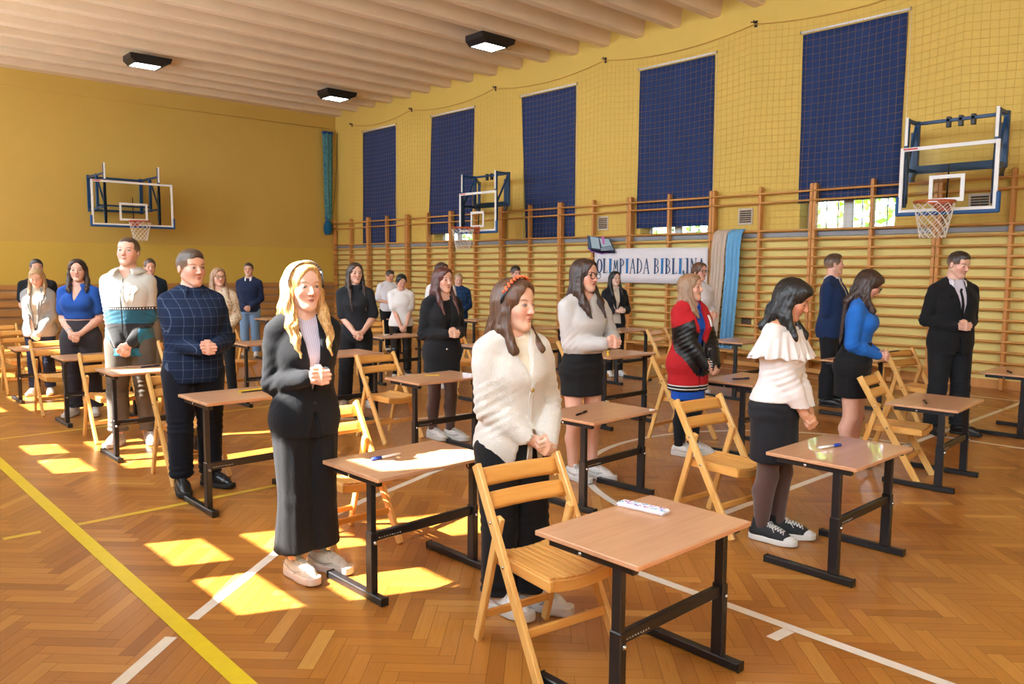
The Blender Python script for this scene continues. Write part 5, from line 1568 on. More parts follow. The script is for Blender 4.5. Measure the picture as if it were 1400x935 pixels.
        th = np.arctan2(q[:, 0], -q[:, 1] + .05)
        low = np.clip(-q[:, 2] + .3, 0, 1.2)
        zq = np.where(q[:, 2] > .1, .5, .04 + .06 * min(1, curl * 2))
        Pz = P * np.stack([np.ones(len(P)), np.ones(len(P)), zq], 1)
        d = wob(Pz, seed, 190, 7) * .9 + wob(Pz, seed + 1, 420, 6) * .5 + .35 * np.sin(th * nw)
        am = wave * (.5 + .6 * low) * (1 - .85 * np.exp(-(np.maximum(0, q[:, 1] + .34) / .16) ** 2) * (q[:, 2] > -.1))
        P = P + N * (d * am)[:, None]
        if curl:
            ph = wob(P * np.array([1, 1, .2]), seed + 5, 35) * 3
            P[:, 0] += curl * .010 * low * np.sin(P[:, 2] * 62 + ph); P[:, 1] += curl * .010 * low * np.cos(P[:, 2] * 55 + ph * 1.3)
        return fast_obj('hair', P, Fc, [mat], parent, {'hc': q})
    def locks(s, mat, parent, n=40, L=(.9, 1.3), r=.010, seed=5, curl=1., sides=(-1, 1), front=.5, name='loose_lock', ang=(.9, 2.6)):
        """separate tapering strands that break the outline"""
        u = s.hh; rng = random.Random(seed); b = MB()
        for i in range(n):
            k = rng.choice(sides); a = rng.uniform(*ang)      # angle from the face round to the back
            x0, y0 = .37 * sin(a) * k, -.36 * cos(a) + .07
            ln = rng.uniform(*L); ph = rng.uniform(0, 6.3); pts = []; m = 16
            for j in range(m + 1):
                t = j / m; z = .12 - t * (ln + .12); sp = 1 + .18 * min(1, t * 2)
                fwd = -front * max(0, t - .45) * 1.1 if a < 1.6 else .25 * max(0, t - .3)
                p = s.hp((x0 * sp, y0 * sp + fwd, max(z, -.35))); p = p + np.array([0, 0, min(0, z + .35) * u])
                w = curl * .011 * t; p = p + np.array([sin(ph + t * 13) * w, cos(ph * 1.7 + t * 12) * w, 0]); pts.append(p)
            b.tube(pts, [r * (1 - .75 * (j / m) ** 2) * (.4 + .6 * min(1, j / 3)) for j in range(m + 1)], 6)
        return b.build(name, mat, parent)
    def band(s, mat, parent, r=(.40, .42), w=.10, y=-.04, tilt=.15, beads=None):
        u = s.hh; rows = []
        for dy, rr in ((-w / 2, 0), (-w / 4, .012), (0, .016), (w / 4, .012), (w / 2, 0)):
            row = []
            for a in np.linspace(-.12 * PI, 1.12 * PI, 41):
                up = sin(a); row.append(tuple(s.hp(((r[0] + rr) * cos(a), y + dy - tilt * up + tilt * .5, .14 + (r[1] + rr) * up))))
            rows.append(row)
        o = MB().grid(rows).build('headband', mat, parent)
        if beads:
            for i, a in enumerate(np.linspace(.10 * PI, .90 * PI, 26)):
                b = MB(); up = sin(a); c = s.hp(((r[0] + .02) * cos(a), y - tilt * up + tilt * .5 + .022 * (1 if i % 2 else -1), .14 + (r[1] + .02) * up)); b.ball(tuple(c), .030 * u, n=10, k=6); b.build('bead', beads, o)
        return o
    def glasses(s, mat, parent, r=(.115, .098), th=.012, y=-.415, z=.015, lens=True):
        u = s.hh; b = MB()
        for k in (-1, 1):
            b.tube([tuple(s.hp((k * .152 + r[0] * cos(a), y + .05 * (abs(k * .152 + r[0] * cos(a))) ** 1.2, z + r[1] * sin(a)))) for a in np.linspace(0, 2 * PI, 25)[:-1]], th * u, 6, closed=True)
            b.tube([tuple(s.hp((k * .262, y + .02, z + .04))), tuple(s.hp((k * .345, y + .10, z + .04))), tuple(s.hp((k * .372, .05, z + .03)))], th * .9 * u, 5)
        b.tube([tuple(s.hp((-.045, y, z + .03))), tuple(s.hp((0, y - .02, z + .045))), tuple(s.hp((.045, y, z + .03)))], th * u, 6)
        return b.build('glasses', mat, parent)
    def shoes(s, parent, kind, upper, sole, lace=None, toe=None, far=False, sc=None):
        sc = sc or s.H / 1.62
        for fx, fy, fyaw in s.feet: make_shoe(parent, fx, fy, fyaw, sc, kind, upper, sole, lace, toe, far)

def place(o, xy, rz, label, cat='person', fig=None, hx=None):
    x, y = xy
    if hx is not None:                       # stand the figure so that its head is seen where the photograph shows it
        c, s_ = cos(rz), sin(rz); h = fig.hc
        P = Vector((x + c * h[0] - s_ * h[1], y + s_ * h[0] + c * h[1], h[2] - HC)); D = P.dot(CF)
        d = (hx - 700) / 1079.075 * D - P.dot(CR); x += CR[0] * d; y += CR[1] * d
    o.location = (x, y, 0); o.rotation_euler = (0, 0, rz)
    tag(o, label, cat)
    return o
# ------------------------------------------------------------------ clothes materials
def plaid(name, base, l1, l2, p=.058):
    g = NG(name); o = g.obj(); x, y, z = g.xyz(o); b = lin(base)
    n = g.noise(o, 8, 3); col = g.mix(n, tuple(v * .8 for v in b), tuple(v * 1.25 for v in b))
    def line(c, per, w, ph=0.): return g.m('LESS_THAN', g.m('FRACT', g.m('ADD', g.m('DIVIDE', c, per), ph + 50)), w)
    wx = g.m('ADD', x, g.m('MULTIPLY', y, .55))
    for c, per, w, ph, cl, a in ((wx, p, .40, .1, l2, .35), (z, p, .40, .1, l2, .35), (wx, p, .05, .6, l1, .30), (z, p, .045, .6, l1, .26)):
        col = g.mix(g.m('MULTIPLY', line(c, per, w, ph), a), col, lin(cl))
    g.bump(g.m('ADD', g.m('MULTIPLY', g.noise(o, 260, 2), .25), g.m('MULTIPLY', g.noise(g.map(o, (1, 1, .45)), 16, 3, .55, .8), .5)), .35, .012)
    return g.set(Base_Color=col, Roughness=.85, Specular_IOR_Level=.25)
def floral(name, base, d1, d2):
    g = NG(name); o = g.obj(); v = g.new('ShaderNodeTexVoronoi'); g.put(v.inputs['Vector'], o); v.inputs['Scale'].default_value = 34
    v2 = g.new('ShaderNodeTexVoronoi'); g.put(v2.inputs['Vector'], g.map(o, loc=(3, 1, 2))); v2.inputs['Scale'].default_value = 55
    col = g.mix(g.m('LESS_THAN', v.outputs['Distance'], .25), lin(base), lin(d1)); col = g.mix(g.m('LESS_THAN', v2.outputs['Distance'], .2), col, lin(d2))
    return g.set(Base_Color=col, Roughness=.8)
def checker(name, a, b, sc):
    g = NG(name); o = g.obj(); x, y, z = g.xyz(o)
    u = g.m('SINE', g.m('MULTIPLY', g.m('ADD', g.m('ADD', x, y), z), sc)); w = g.m('SINE', g.m('MULTIPLY', g.m('SUBTRACT', g.m('ADD', x, g.m('MULTIPLY', y, -1.)), z), sc))
    return g.set(Base_Color=g.mix(g.m('GREATER_THAN', g.m('MULTIPLY', u, w), 0.), lin(a), lin(b)), Roughness=.7)
def stripes(name, a, b, sc, w, axis=2):
    g = NG(name); c = g.xyz(g.obj())[axis]
    return g.set(Base_Color=g.mix(g.m('LESS_THAN', g.m('FRACT', g.m('ADD', g.m('MULTIPLY', c, sc), 50.)), w), lin(a), lin(b)), Roughness=.8)
C = {}
def cl(n, c, **k):
    if n not in C: C[n] = cloth('fabric_' + n, c, **k)
    return C[n]
FAN, TEAL = M['white_plastic'], plain('wrist_teal', '#2b9fc0', .5, var=0)
WS = plain('shoe_white', '#d2cec8', .55, var=.06, vs=30); WSOLE = plain('sole_white', '#c9c4bd', .6, var=.04); LACE = plain('lace_white', '#c4bfb8', .8, var=0)
BSH = plain('shoe_black', '#141315', .35, var=.1); BSOLE = plain('sole_black', '#1b1a1a', .7, var=0); GSH = plain('shoe_beige', '#cfc4b4', .6, var=.25, vs=60)
SHEER = NG('sheer_tights'); SHEER.set(Base_Color=lin('#4a302a'), Roughness=.55, Sheen_Weight=.4)
LEATH = plain('leather_black', '#111113', .32, var=.2, bump=.25, bs=40)
def ring(fig, k, mat, parent, name, r=.020, t=.004, f=.0, thick=1.):
    W, E = fig.W[k], fig.E[k]; d = (E - W) / np.linalg.norm(E - W); c = W + d * f
    a = np.cross(d, [0, 0, 1.]); a /= np.linalg.norm(a); b = np.cross(d, a); m = MB()
    m.tube([tuple(c + (a * cos(q) + b * sin(q)) * r * fig.H / 1.6) for q in np.linspace(0, 2 * PI, 21)[:-1]], t, 8, closed=True)
    return m.build(name, mat, parent)
def tie(fig, mat, parent, e, zt=.815, zb=.62, w=.016, x=.0):
    H = fig.H; poly = [(x - .010, zt * H - .02), (x + .010, zt * H - .02), (x + w, zb * H + .02), (x, zb * H), (x - w, zb * H + .02)]
    fig.plate(poly, e, mat, parent, 'tie', .004, .004)
    y = fig.fronty(x, zt * H - .025, e); b = MB(); b.box((x, y - .006, zt * H - .012), (.022, .014, .024), bev=.005); b.build('tie_knot', mat, parent)
def suit(f, b, jm, tm, sm, e=.022, sneck='collar', hem=.455, zv=.615, vw=.050, shirt_e=.011, collar=True, lap=None, tcut=.0, cutaway=.02, seed=1, sleeve=1.0, shirt_name='shirt', lw=.026):
    f.top(sm, b, shirt_name, e=shirt_e, hem=.52, sleeve=0, neck=sneck, neckr=1.12, wr=.001, seed=seed)
    poly = [(hem - .01, cutaway), (hem + .07, cutaway * .3), (zv - .03, -.008), (zv, .002), (.74, vw * .66), (.842, vw * .78)]
    f.top(jm, b, 'blazer', e=e, hem=hem, e_hem=e + .012, sleeve=sleeve, es=.014, cuff=.010, neck='collar', cut=poly, wr=.003, seed=seed)
    f.lapels(lap or jm, b, e, zv=zv, w=lw)
    f.buttons([zv - .035], e + .003, M['black_plastic'], b, r=.008)

def cast():
    # ---- front row -----------------------------------------------------------------
    # girl in the white cardigan
    f = Fig(1.532, 'f', g=1.02, lean=-.01, head=(0.36, .02, .0), clasp=(.045, .180, .522), hh=.230, feet=[(-.075, .0, .25), (.075, -.06, .45)], elbow=.75)
    b = f.body(skin('#e6b294', '#6a4c38', '#6d7a78', '#c26d66', fl=.35)); place(b, (2.33, 2.68), -0.16, 'girl in fluffy white cardigan and orange headband, hands folded behind nearest chair', fig=f, hx=704)
    kn = cl('white_knit', '#cfc9bf', bump=.9, weave=150, sheen=.5, fold=.35, var=.06)
    f.top(cl('cream_tee', '#e2d8c2'), b, 'tee', e=.009, hem=.50, sleeve=0, wr=.001)
    f.top(kn, b, 'cardigan', e=.027, hem=.455, e_hem=.028, sleeve=1.10, es=.024, cuff=.012, cut=[(.44, .045), (.52, .03), (.585, -.01), (.70, -.006), (.72, .002), (.845, .045)], wr=.006, seed=11, neckr=1.15)
    f.plate([(-.004 * 1.5, .47 * 1.53), (.02, .47 * 1.53), (.022, .70 * 1.53), (.006, .705 * 1.53)], .031, kn, b, 'placket', .004, .003)
    f.buttons([.675], .036, plain('button_amber', '#b58a4d', .3, var=.3, vs=200), b, x=.012, r=.010)
    f.legs(cl('black_denim', '#151619', var=.2), b, e=.016, waist=.55, rk=.052, rh=.050, hemz=.055, rt=.062, wr=.005, seed=5)
    f.shoes(b, 'sneaker', WS, WSOLE, LACE, sc=1.08)
    f.hair(HM['brown'], b, 'long', L=1.06, Lf=.84, vol=.85, wave=.0035, part=0., thick=.95)
    f.locks(HM['brown'], b, 80, (.75, 1.10), .0042, 3, curl=.25, front=.12, ang=(1.0, 2.6))
    f.band(M['black_plastic'], b, r=(.398, .412), w=.085, y=-.06, tilt=.16, beads=plain('bead_orange', '#ea6a3a', .45, var=.1))
    # blonde girl in black blazer
    f = Fig(1.597, 'f', g=.90, lean=-.01, head=(0.06, .0, .0), clasp=(-.015, .205, .655), hh=.234, feet=[(-.07, .0, .15), (.075, .02, .45)], elbow=.28)
    b = f.body(skin('#e7b497', '#8a6a4a', '#6b6a5a', '#bd6a63', fl=.3, mouth=.011)); place(b, (1.875, 3.62), -0.10, 'blonde girl in black blazer and wide trousers, checked headband, hands clasped', fig=f, hx=415)
    jm = cl('charcoal_suit', '#121419', var=.18, fold=1.1)
    suit(f, b, jm, None, stripes('fabric_pinstripe', '#c9c4d4', '#a7a1bb', 95, .25, 0), e=.026, hem=.455, zv=.60, vw=.052, seed=21, sneck='crew')
    f.legs(cl('charcoal_linen', '#15161a', var=.3, fold=1.3), b, e=.014, waist=.60, rk=.053, rh=.064, hemz=.085, rt=.058, wr=.006, seed=7)
    f.shoes(b, 'sneaker', GSH, plain('sole_pinkish', '#d8c2b4', .6, var=.05), plain('lace_cream', '#d8ccba', .8, var=0), sc=1.05)
    f.hair(HM['blond'], b, 'long', L=1.45, Lf=1.42, vol=1.15, wave=.006, curl=.55, part=.05)
    f.locks(HM['blond'], b, 120, (.9, 1.5), .0050, 8, curl=1.4)
    f.band(checker('headband_check', '#e8ecf0', '#15171c', 320), b, r=(.405, .425), w=.16, y=-.10, tilt=.10)
    ring(f, -1, checker('scrunchie_spots', '#e4dfe4', '#20222a', 230), b, 'scrunchie', r=.027, t=.013, f=.012)
    f.buttons([.565], .035, M['black_plastic'], b, r=.009)
    for i in range(3):
        q = f.W[-1] + (f.E[-1] - f.W[-1]) * (.22 + .07 * i); m = MB(); m.ball((q[0] - .012, q[1] - .036, q[2] - .006), .0055, n=10, k=6); m.build('cuff_button', M['steel'], b)
    # boy in the plaid shirt
    f = Fig(1.687, 'm', g=1.10, head=(0.42, .0, .0), clasp=(.06, .27, .605), hh=.246, feet=[(-.105, -.02, -.0), (.10, .05, .62)], shw=.092, elbow=.45)
    b = f.body(skin('#e0a487', '#4a3426', '#4a4038', '#b96a60', fl=.3)); place(b, (2.09, 5.50), -0.24, 'stocky boy in dark blue plaid shirt and black boots, hands clasped', fig=f, hx=262)
    pm = plaid('fabric_plaid_navy', '#16243f', '#7d8ba3', '#0d1a30', .060)
    f.top(pm, b, 'shirt', e=.018, hem=.455, e_hem=.020, sleeve=1.02, es=.012, cuff=.012, neck='collar', wr=.004, seed=31)
    f.collar(pm, b, r=.047, hgt=.032, out=.014)
    f.buttons([.79, .73, .67, .53], .021, M['navy_plastic'], b, r=.005)
    f.legs(cl('navy_denim', '#0e121e', var=.25), b, e=.012, waist=.56, rk=.044, rh=.044, hemz=.06, rt=.060, wr=.006, seed=8)
    f.shoes(b, 'boot', BSH, BSOLE, M['black_plastic'], sc=1.12)
    f.hair(HM['short_brown'], b, 'short', vol=1.1, wave=.0018, face=(.335, .45), top=.03, seed=4)
    # tall boy in the hoodie
    f = Fig(1.817, 'm', g=1.0, lean=-.02, head=(0.02, -.14, .04), clasp=(.02, .175, .475), hh=.250, feet=[(-.13, .0, -.1), (.11, .09, .5)], elbow=.5, shw=.092)
    b = f.body(skin('#e3ac90', '#6a4f3c', '#5b5a52', '#b9756a', fl=.3)); place(b, (2.13, 7.34), -0.66, 'tall boy in white, teal and black zip hoodie, head tilted back', fig=f, hx=175)
    g = NG('fabric_hoodie'); o = g.obj(); x, y, z = g.xyz(o)
    col = g.mix(g.m('GREATER_THAN', z, 1.075), lin('#17181c'), lin('#104f64'))
    side = g.m('GREATER_THAN', g.m('ABSOLUTE', x), .125); col = g.mix(g.m('MULTIPLY', side, g.m('LESS_THAN', z, 1.03)), col, lin('#16657f'))
    col = g.mix(g.m('LESS_THAN', z, .86), col, lin('#16657f'))
    col = g.mix(g.m('GREATER_THAN', z, 1.19), col, lin('#24262a')); wv = g.m('GREATER_THAN', g.m('SINE', g.m('MULTIPLY', x, 330.)), .2)
    col = g.mix(g.m('MULTIPLY', wv, g.m('MULTIPLY', g.m('GREATER_THAN', z, 1.197), g.m('LESS_THAN', z, 1.208))), col, lin('#d9d6cf'))
    col = g.mix(g.m('GREATER_THAN', z, 1.216), col, lin('#bfbab0'))
    g.bump(g.noise(g.map(o, (1, 1, .5)), 15, 4), .4, .014); g.set(Base_Color=col, Roughness=.9, Sheen_Weight=.2)
    f.top(g.mat, b, 'hoodie', e=.020, hem=.435, e_hem=.018, sleeve=1.0, es=.016, cuff=.010, neck='collar', wr=.006, seed=41, cut=[(.80, .002), (.842, .035)])
    hd = cl('hood_white', '#bfbab0'); f.collar(hd, b, r=.052, hgt=.040, drop=.035, out=.026, open_=.50, spread=.015, name='hood')
    z_ = MB(); z_.tube([(0, f.fronty(0, q, .024) - .006, q) for q in np.linspace(.44 * f.H, .80 * f.H, 16)], .0045, 6); z_.build('zip', M['black_plastic'], b)
    for poly in ([(.045, 1.36), (.075, 1.40), (.115, 1.40), (.135, 1.365), (.115, 1.335), (.07, 1.33)], [(.085, 1.335), (.105, 1.335), (.10, 1.27), (.09, 1.255)], [(.05, 1.345), (.075, 1.335), (.06, 1.31)]):
        f.plate(poly, .026, FAN, b, 'chest_print', .002, .005)
    f.legs(cl('grey_trousers', '#5c5750', var=.2), b, e=.012, waist=.52, rk=.046, rh=.043, hemz=.065, rt=.062, wr=.006, seed=9)
    f.shoes(b, 'sneaker', plain('shoe_mixed', '#a59c93', .6, var=.4, vs=40), WSOLE, LACE, sc=1.12)
    f.hair(HM['short_brown'], b, 'short', vol=.55, wave=.001, face=(.335, .47))
    # girl in the royal blue polo
    f = Fig(1.638, 'f', g=1.10, head=(0.26, .0, -.04), clasp=(.02, .19, .515), hh=.226, feet=[(-.10, .0, -.15), (.10, .03, .35)], elbow=.7, bust=.045, res=1.15)
    b = f.body(skin('#dfa78b', '#3d2a20', '#3f342b', '#b3615c')); place(b, (2.15, 9.15), -0.62, 'girl in cropped royal blue polo top and dark high-waisted jeans', fig=f, hx=106)
    pb = cl('royal_blue', '#224f9f', var=.12)
    f.top(pb, b, 'polo_top', e=.012, hem=.618, sleeve=.33, es=.010, neck='collar', cut=[(.735, .002), (.842, .040)], wr=.003, seed=51)
    f.collar(pb, b, r=.046, hgt=.024, out=.02, open_=.55, spread=.04)
    f.legs(cl('washed_black', '#37343a', var=.25), b, e=.010, waist=.612, rk=.050, rh=.052, hemz=.055, rt=.062, wr=.004, seed=10)
    f.shoes(b, 'sneaker', WS, WSOLE, LACE)
    f.hair(HM['darkbrown'], b, 'long', L=1.15, Lf=1.0, front=(1, 1), part=0., vol=.9)
    ring(f, -1, TEAL, b, 'wristband', r=.026, t=.006, f=.05)
    # girl in grey blazer
    f = Fig(1.54, 'f', head=(0.16, .30, 0), clasp=(.03, .19, .475), hh=.216, feet=[(-.085, .0, -.1), (.085, .02, .3)], elbow=.9, res=1.25)
    b = f.body(skin('#e0aa8d', '#7a5a40', '#5a5040', '#b96d62', eyes='down')); place(b, (2.17, 10.93), -0.55, 'blonde girl in open pale grey blazer and jeans, head bowed', fig=f, hx=50)
    suit(f, b, cl('grey_blazer', '#938f8a', var=.1), None, cl('pale_top', '#cdbfa8'), e=.028, hem=.46, zv=.50, vw=.085, cutaway=.06, seed=61)
    f.legs(cl('navy_jeans', '#1c2640', var=.3), b, e=.009, waist=.60, rk=.040, rh=.036, hemz=.06, wr=.005, seed=11); f.shoes(b, 'sneaker', WS, WSOLE, LACE, far=True)
    f.hair(HM['sandy'], b, 'long', L=.80, Lf=.66, vol=.8, part=.1)
    # boy behind her
    f = Fig(1.647, 'm', head=(0.20, .0, 0), clasp=(.0, .19, .55), res=1.5)
    b = f.body(skin('#d9a184', '#2b1d16', '#3a2e26', '#a9645a')); place(b, (2.53, 12.34), -0.3, 'boy in black tee at far left, half hidden by the grey blazer girl', fig=f, hx=50)
    f.top(cl('black_tee', '#16161a'), b, 'tee', e=.014, hem=.46, sleeve=.33, es=.014, seed=71); f.legs(cl('dark_trousers', '#22222a'), b, seed=12); f.shoes(b, 'sneaker', BSH, WSOLE, LACE, far=True)
    f.hair(HM['short_dark'], b, 'short', vol=1.3, wave=.003, top=.05)
    # boy behind the hoodie boy
    f = Fig(1.666, 'm', head=(0.14, .0, 0), clasp=(.0, .19, .52), res=1.5)
    b = f.body(skin('#dba385', '#4b3626', '#43372d', '#ad675c')); place(b, (4.05, 12.42), -0.3, 'curly-haired boy in dark shirt behind the tall hoodie boy', fig=f, hx=205)
    f.top(cl('ink_shirt', '#15202c'), b, 'shirt', e=.016, hem=.46, es=.014, seed=72, neck='collar'); f.collar(cl('ink_shirt', '#15202c'), b); f.legs(cl('tan_chinos', '#6f5b45'), b, seed=13); f.shoes(b, 'sneaker', BSH, WSOLE, LACE, far=True)
    f.hair(HM['short_brown'], b, 'short', vol=2.0, wave=.006, top=.07)
    # girl in floral blouse
    f = Fig(1.555, 'f', head=(0.28, -.02, 0), clasp=(.03, .20, .54), hh=.212, feet=[(-.05, .0, 0), (.12, -.16, .5)], res=1.25)
    b = f.body(skin('#dda68a', '#6b4d38', '#4f4538', '#b5655f')); place(b, (3.73, 9.18), -0.35, 'girl in cream floral blouse, black trousers and glasses', fig=f, hx=299)
    f.top(floral('fabric_floral', '#d7cbb4', '#7a5a3c', '#a98d68'), b, 'blouse', e=.020, hem=.50, es=.018, neck='crew', wr=.005, seed=73)
    f.legs(cl('black_leggings', '#17181a'), b, e=.008, waist=.60, rk=.036, rh=.030, seed=14); f.shoes(b, 'sneaker', WS, WSOLE, LACE, far=True)
    f.hair(HM['lightbrown'], b, 'long', L=1.2, Lf=1.2, front=(1, 1), part=.0, vol=.8); f.glasses(plain('glasses_gold', '#8a6a42', .3, .6, 0), b, th=.009)
    # boy in navy sweater
    f = Fig(1.628, 'm', head=(0.08, .0, 0), clasp=(.02, .19, .52), res=1.5, feet=[(-.10, 0, -.2), (.10, 0, .2)])
    b = f.body(skin('#d09a7a', '#241812', '#33271f', '#a35f55')); place(b, (5.94, 13.19), -0.7, 'boy in navy sweater with white collar and blue jeans', fig=f, hx=340)
    f.top(cl('navy_sweater', '#182440'), b, 'sweater', e=.020, hem=.475, es=.016, seed=74); f.collar(cl('collar_white', '#dcd9d8'), b, r=.045)
    f.legs(cl('light_jeans', '#6f8aa6', var=.2), b, rk=.044, rh=.044, seed=15); f.shoes(b, 'sneaker', WS, WSOLE, LACE, far=True); f.hair(HM['short_dark'], b, 'short', vol=1.2, top=.03)
    # girl in black shirt
    f = Fig(1.624, 'f', g=.98, head=(0.38, .05, 0), clasp=(.045, .20, .51), hh=.222, feet=[(-.13, 0, -.1), (.13, .02, .3)], res=1.15)
    b = f.body(skin('#dca588', '#4a3325', '#4a3d31', '#b76a62')); place(b, (4.63, 7.66), -0.62, 'girl with very long hair in black short-sleeved shirt and black trousers', fig=f, hx=486)
    bs = cl('black_shirt', '#202227', var=.12)
    f.top(bs, b, 'shirt', e=.015, hem=.475, e_hem=.020, sleeve=.42, es=.014, neck='collar', wr=.004, seed=81); f.collar(bs, b, r=.045); f.buttons([.78, .73, .68, .63, .58, .53], .025, M['black_plastic'], b, r=.005)
    f.legs(cl('black_trousers', '#17181b', var=.2), b, e=.012, waist=.58, rk=.048, rh=.046, rt=.062, seed=16, wr=.005); f.shoes(b, 'sneaker', WS, WSOLE, LACE)
    f.hair(HM['darkbrown'], b, 'long', L=1.7, Lf=1.85, part=0., vol=.8); f.locks(HM['darkbrown'], b, 24, (1.5, 1.95), .008, 9, curl=.3)
    # boy in white short-sleeved shirt
    f = Fig(1.526, 'm', g=1.05, head=(0.35, .30, 0), clasp=(-.02, .20, .60), res=1.5)
    b = f.body(skin('#d39b79', '#1e1510', '#2f241c', '#a05d52', eyes='down')); place(b, (8.48, 12.58), -0.3, 'dark-haired boy in white short-sleeved shirt, head bowed, by the wall bars', fig=f, hx=533)
    f.top(cl('white_shirt', '#d5d3d6'), b, 'shirt', e=.020, hem=.48, sleeve=.40, es=.020, neck='collar', seed=82); f.collar(cl('white_shirt', '#d5d3d6'), b); f.legs(cl('black_trousers', '#17181b'), b, seed=17); f.shoes(b, 'sneaker', BSH, WSOLE, LACE, far=True)
    f.hair(HM['short_dark'], b, 'short', vol=1.3, top=.03)
    # girl in white tee
    f = Fig(1.485, 'f', head=(0.20, .34, 0), clasp=(.02, .19, .47), res=1.35, elbow=.4, feet=[(-.09, 0, -.1), (.09, 0, .2)])
    b = f.body(skin('#d7a084', '#2a1d17', '#3a2e25', '#ad655c', eyes='down')); place(b, (6.55, 9.45), -0.55, 'girl in loose white short-sleeved tee, dark hair tied back, head bowed', fig=f, hx=549)
    f.top(cl('white_lace', '#dddad6', bump=.7, weave=90), b, 'tee', e=.022, hem=.485, e_hem=.035, sleeve=.34, es=.020, seed=83, neckr=1.1)
    f.legs(LEATH, b, e=.010, waist=.58, rk=.040, rh=.036, seed=18, wr=.006); f.shoes(b, 'sneaker', BSH, WSOLE, LACE, far=True); f.hair(HM['black'], b, 'tied', vol=.8, part=0.)
    # girl in long black blazer
    f = Fig(1.579, 'f', g=.95, head=(0.26, .03, 0), clasp=(.01, .20, .628), hh=.220, feet=[(-.05, .10, .2), (.07, -.02, .55)], elbow=.55, res=1.05)
    b = f.body(skin('#dda88c', '#33221a', '#33291f', '#b4635c')); place(b, (4.27, 5.73), -0.22, 'girl with auburn hair in long black blazer, sheer tights and white trainers', fig=f, hx=606)
    f.top(cl('black_top', '#141416'), b, 'top', e=.010, hem=.50, sleeve=0, neck='wide', wr=.001, neckr=.7)
    bj = cl('black_suit', '#18191c', var=.15, fold=.9)
    f.top(bj, b, 'blazer', e=.026, hem=.395, e_hem=.040, sleeve=1.0, es=.016, cuff=.010, neck='collar', cut=[(.56, -.01), (.60, .002), (.74, .035), (.842, .045)], wr=.004, seed=91); f.lapels(bj, b, .026, zv=.60, w=.026)
    f.buttons([.535], .036, M['steel'], b, x=-.015, r=.010)
    f.legs(SHEER.mat, b, 'tights', waist=.50, e=.006, rk=.0362, rh=.0225, hemz=.05, rt=.053, wr=0); f.shoes(b, 'sneaker', WS, WSOLE, LACE, sc=1.05)
    f.hair(HM['auburn'], b, 'long', L=1.4, Lf=1.38, part=.12, vol=1.0); f.locks(HM['auburn'], b, 60, (1.0, 1.45), .0050, 10, curl=.6)
    # girl half hidden behind her
    f = Fig(1.64, 'f', head=(0.10, .1, 0), clasp=(0, .2, .55), res=1.5)
    b = f.body(skin('#d9a388', '#2a1d17', '#3a2e25', '#ad655c')); place(b, (6.3, 8.16), -0.2, 'girl in white top hidden behind the long black blazer girl', fig=f, hx=604)
    f.top(cl('white_top', '#dad7d4'), b, 'top', e=.020, hem=.49, es=.016, seed=84); f.legs(cl('black_trousers', '#17181b'), b, seed=19); f.shoes(b, 'sneaker', WS, WSOLE, LACE, far=True); f.hair(HM['darkbrown'], b, 'tied', vol=1., part=0.)
    # fair boy in blue plaid
    f = Fig(1.474, 'm', head=(0.05, .12, 0), clasp=(.03, .19, .56), hh=.212, res=1.5)
    b = f.body(skin('#dca68a', '#8a6a4a', '#4f4a42', '#b06a60')); place(b, (8.61, 10.7), -0.6, 'fair-haired boy in blue plaid shirt before the wall bars', fig=f, hx=627)
    p2 = plaid('fabric_plaid_blue', '#1d3a63', '#5f83b0', '#0f2036', .07); f.top(p2, b, 'shirt', e=.020, hem=.46, es=.016, neck='collar', seed=85); f.collar(p2, b); f.legs(cl('navy_jeans', '#1c2640'), b, seed=20); f.shoes(b, 'sneaker', WS, WSOLE, LACE, far=True); f.hair(HM['sandy'], b, 'short', vol=1.5, top=.04, wave=.003)
    # boy whose hair shows above the headband
    f = Fig(1.605, 'm', head=(0.10, .1, 0), clasp=(0, .2, .55), res=1.5)
    b = f.body(skin('#dca68a', '#33241a', '#3f342b', '#b06a60')); place(b, (8.61, 9.22), -0.3, 'brown-haired boy mostly hidden behind the head of white cardigan girl', fig=f, hx=705)
    f.top(cl('grey_shirt', '#6a6c72'), b, 'shirt', e=.018, hem=.47, es=.014, seed=86); f.legs(cl('dark_trousers', '#22222a'), b, seed=21); f.shoes(b, 'sneaker', BSH, WSOLE, LACE, far=True); f.hair(HM['short_dark'], b, 'short', vol=1.9, top=.05, wave=.004, face=(.32, .38))
    # girl in grey hoodie with glasses
    f = Fig(1.644, 'f', g=.95, head=(0.34, .0, 0), clasp=(.085, .245, .635), hh=.232, feet=[(-.06, .02, .1), (.09, -.02, .4)], elbow=.6)
    b = f.body(skin('#e0a88c', '#3a2820', '#3d3128', '#bd6a64', mouth=.022, fl=.3)); place(b, (4.27, 3.95), -0.24, 'girl in cropped light grey hoodie, black mini skirt and round glasses', fig=f, hx=800)
    gh = cl('grey_hoodie', '#b9b5b1', var=.06, fold=.9)
    f.top(gh, b, 'hoodie', e=.024, hem=.578, e_hem=.026, sleeve=1.0, es=.024, cuff=.010, neck='crew', cut=[(.76, .002), (.845, .022)], wr=.006, seed=95, neckr=1.2)
    f.collar(gh, b, r=.050, hgt=.030, drop=.034, out=.020, open_=1.15, spread=.0, name='hood')
    f.skirt(cl('black_jersey', '#131315', var=.2), b, hem=.388, waist=.60, e=.016, rxh=.106, ryh=.082, wr=.004)
    f.shoes(b, 'sneaker', WS, WSOLE, LACE, sc=1.06)
    f.hair(HM['darkbrown'], b, 'long', L=1.5, Lf=1.30, vol=1.2, part=.05, wave=.005, curl=.2); f.locks(HM['darkbrown'], b, 80, (.9, 1.40), .0052, 12, curl=.7, ang=(.95, 2.5))
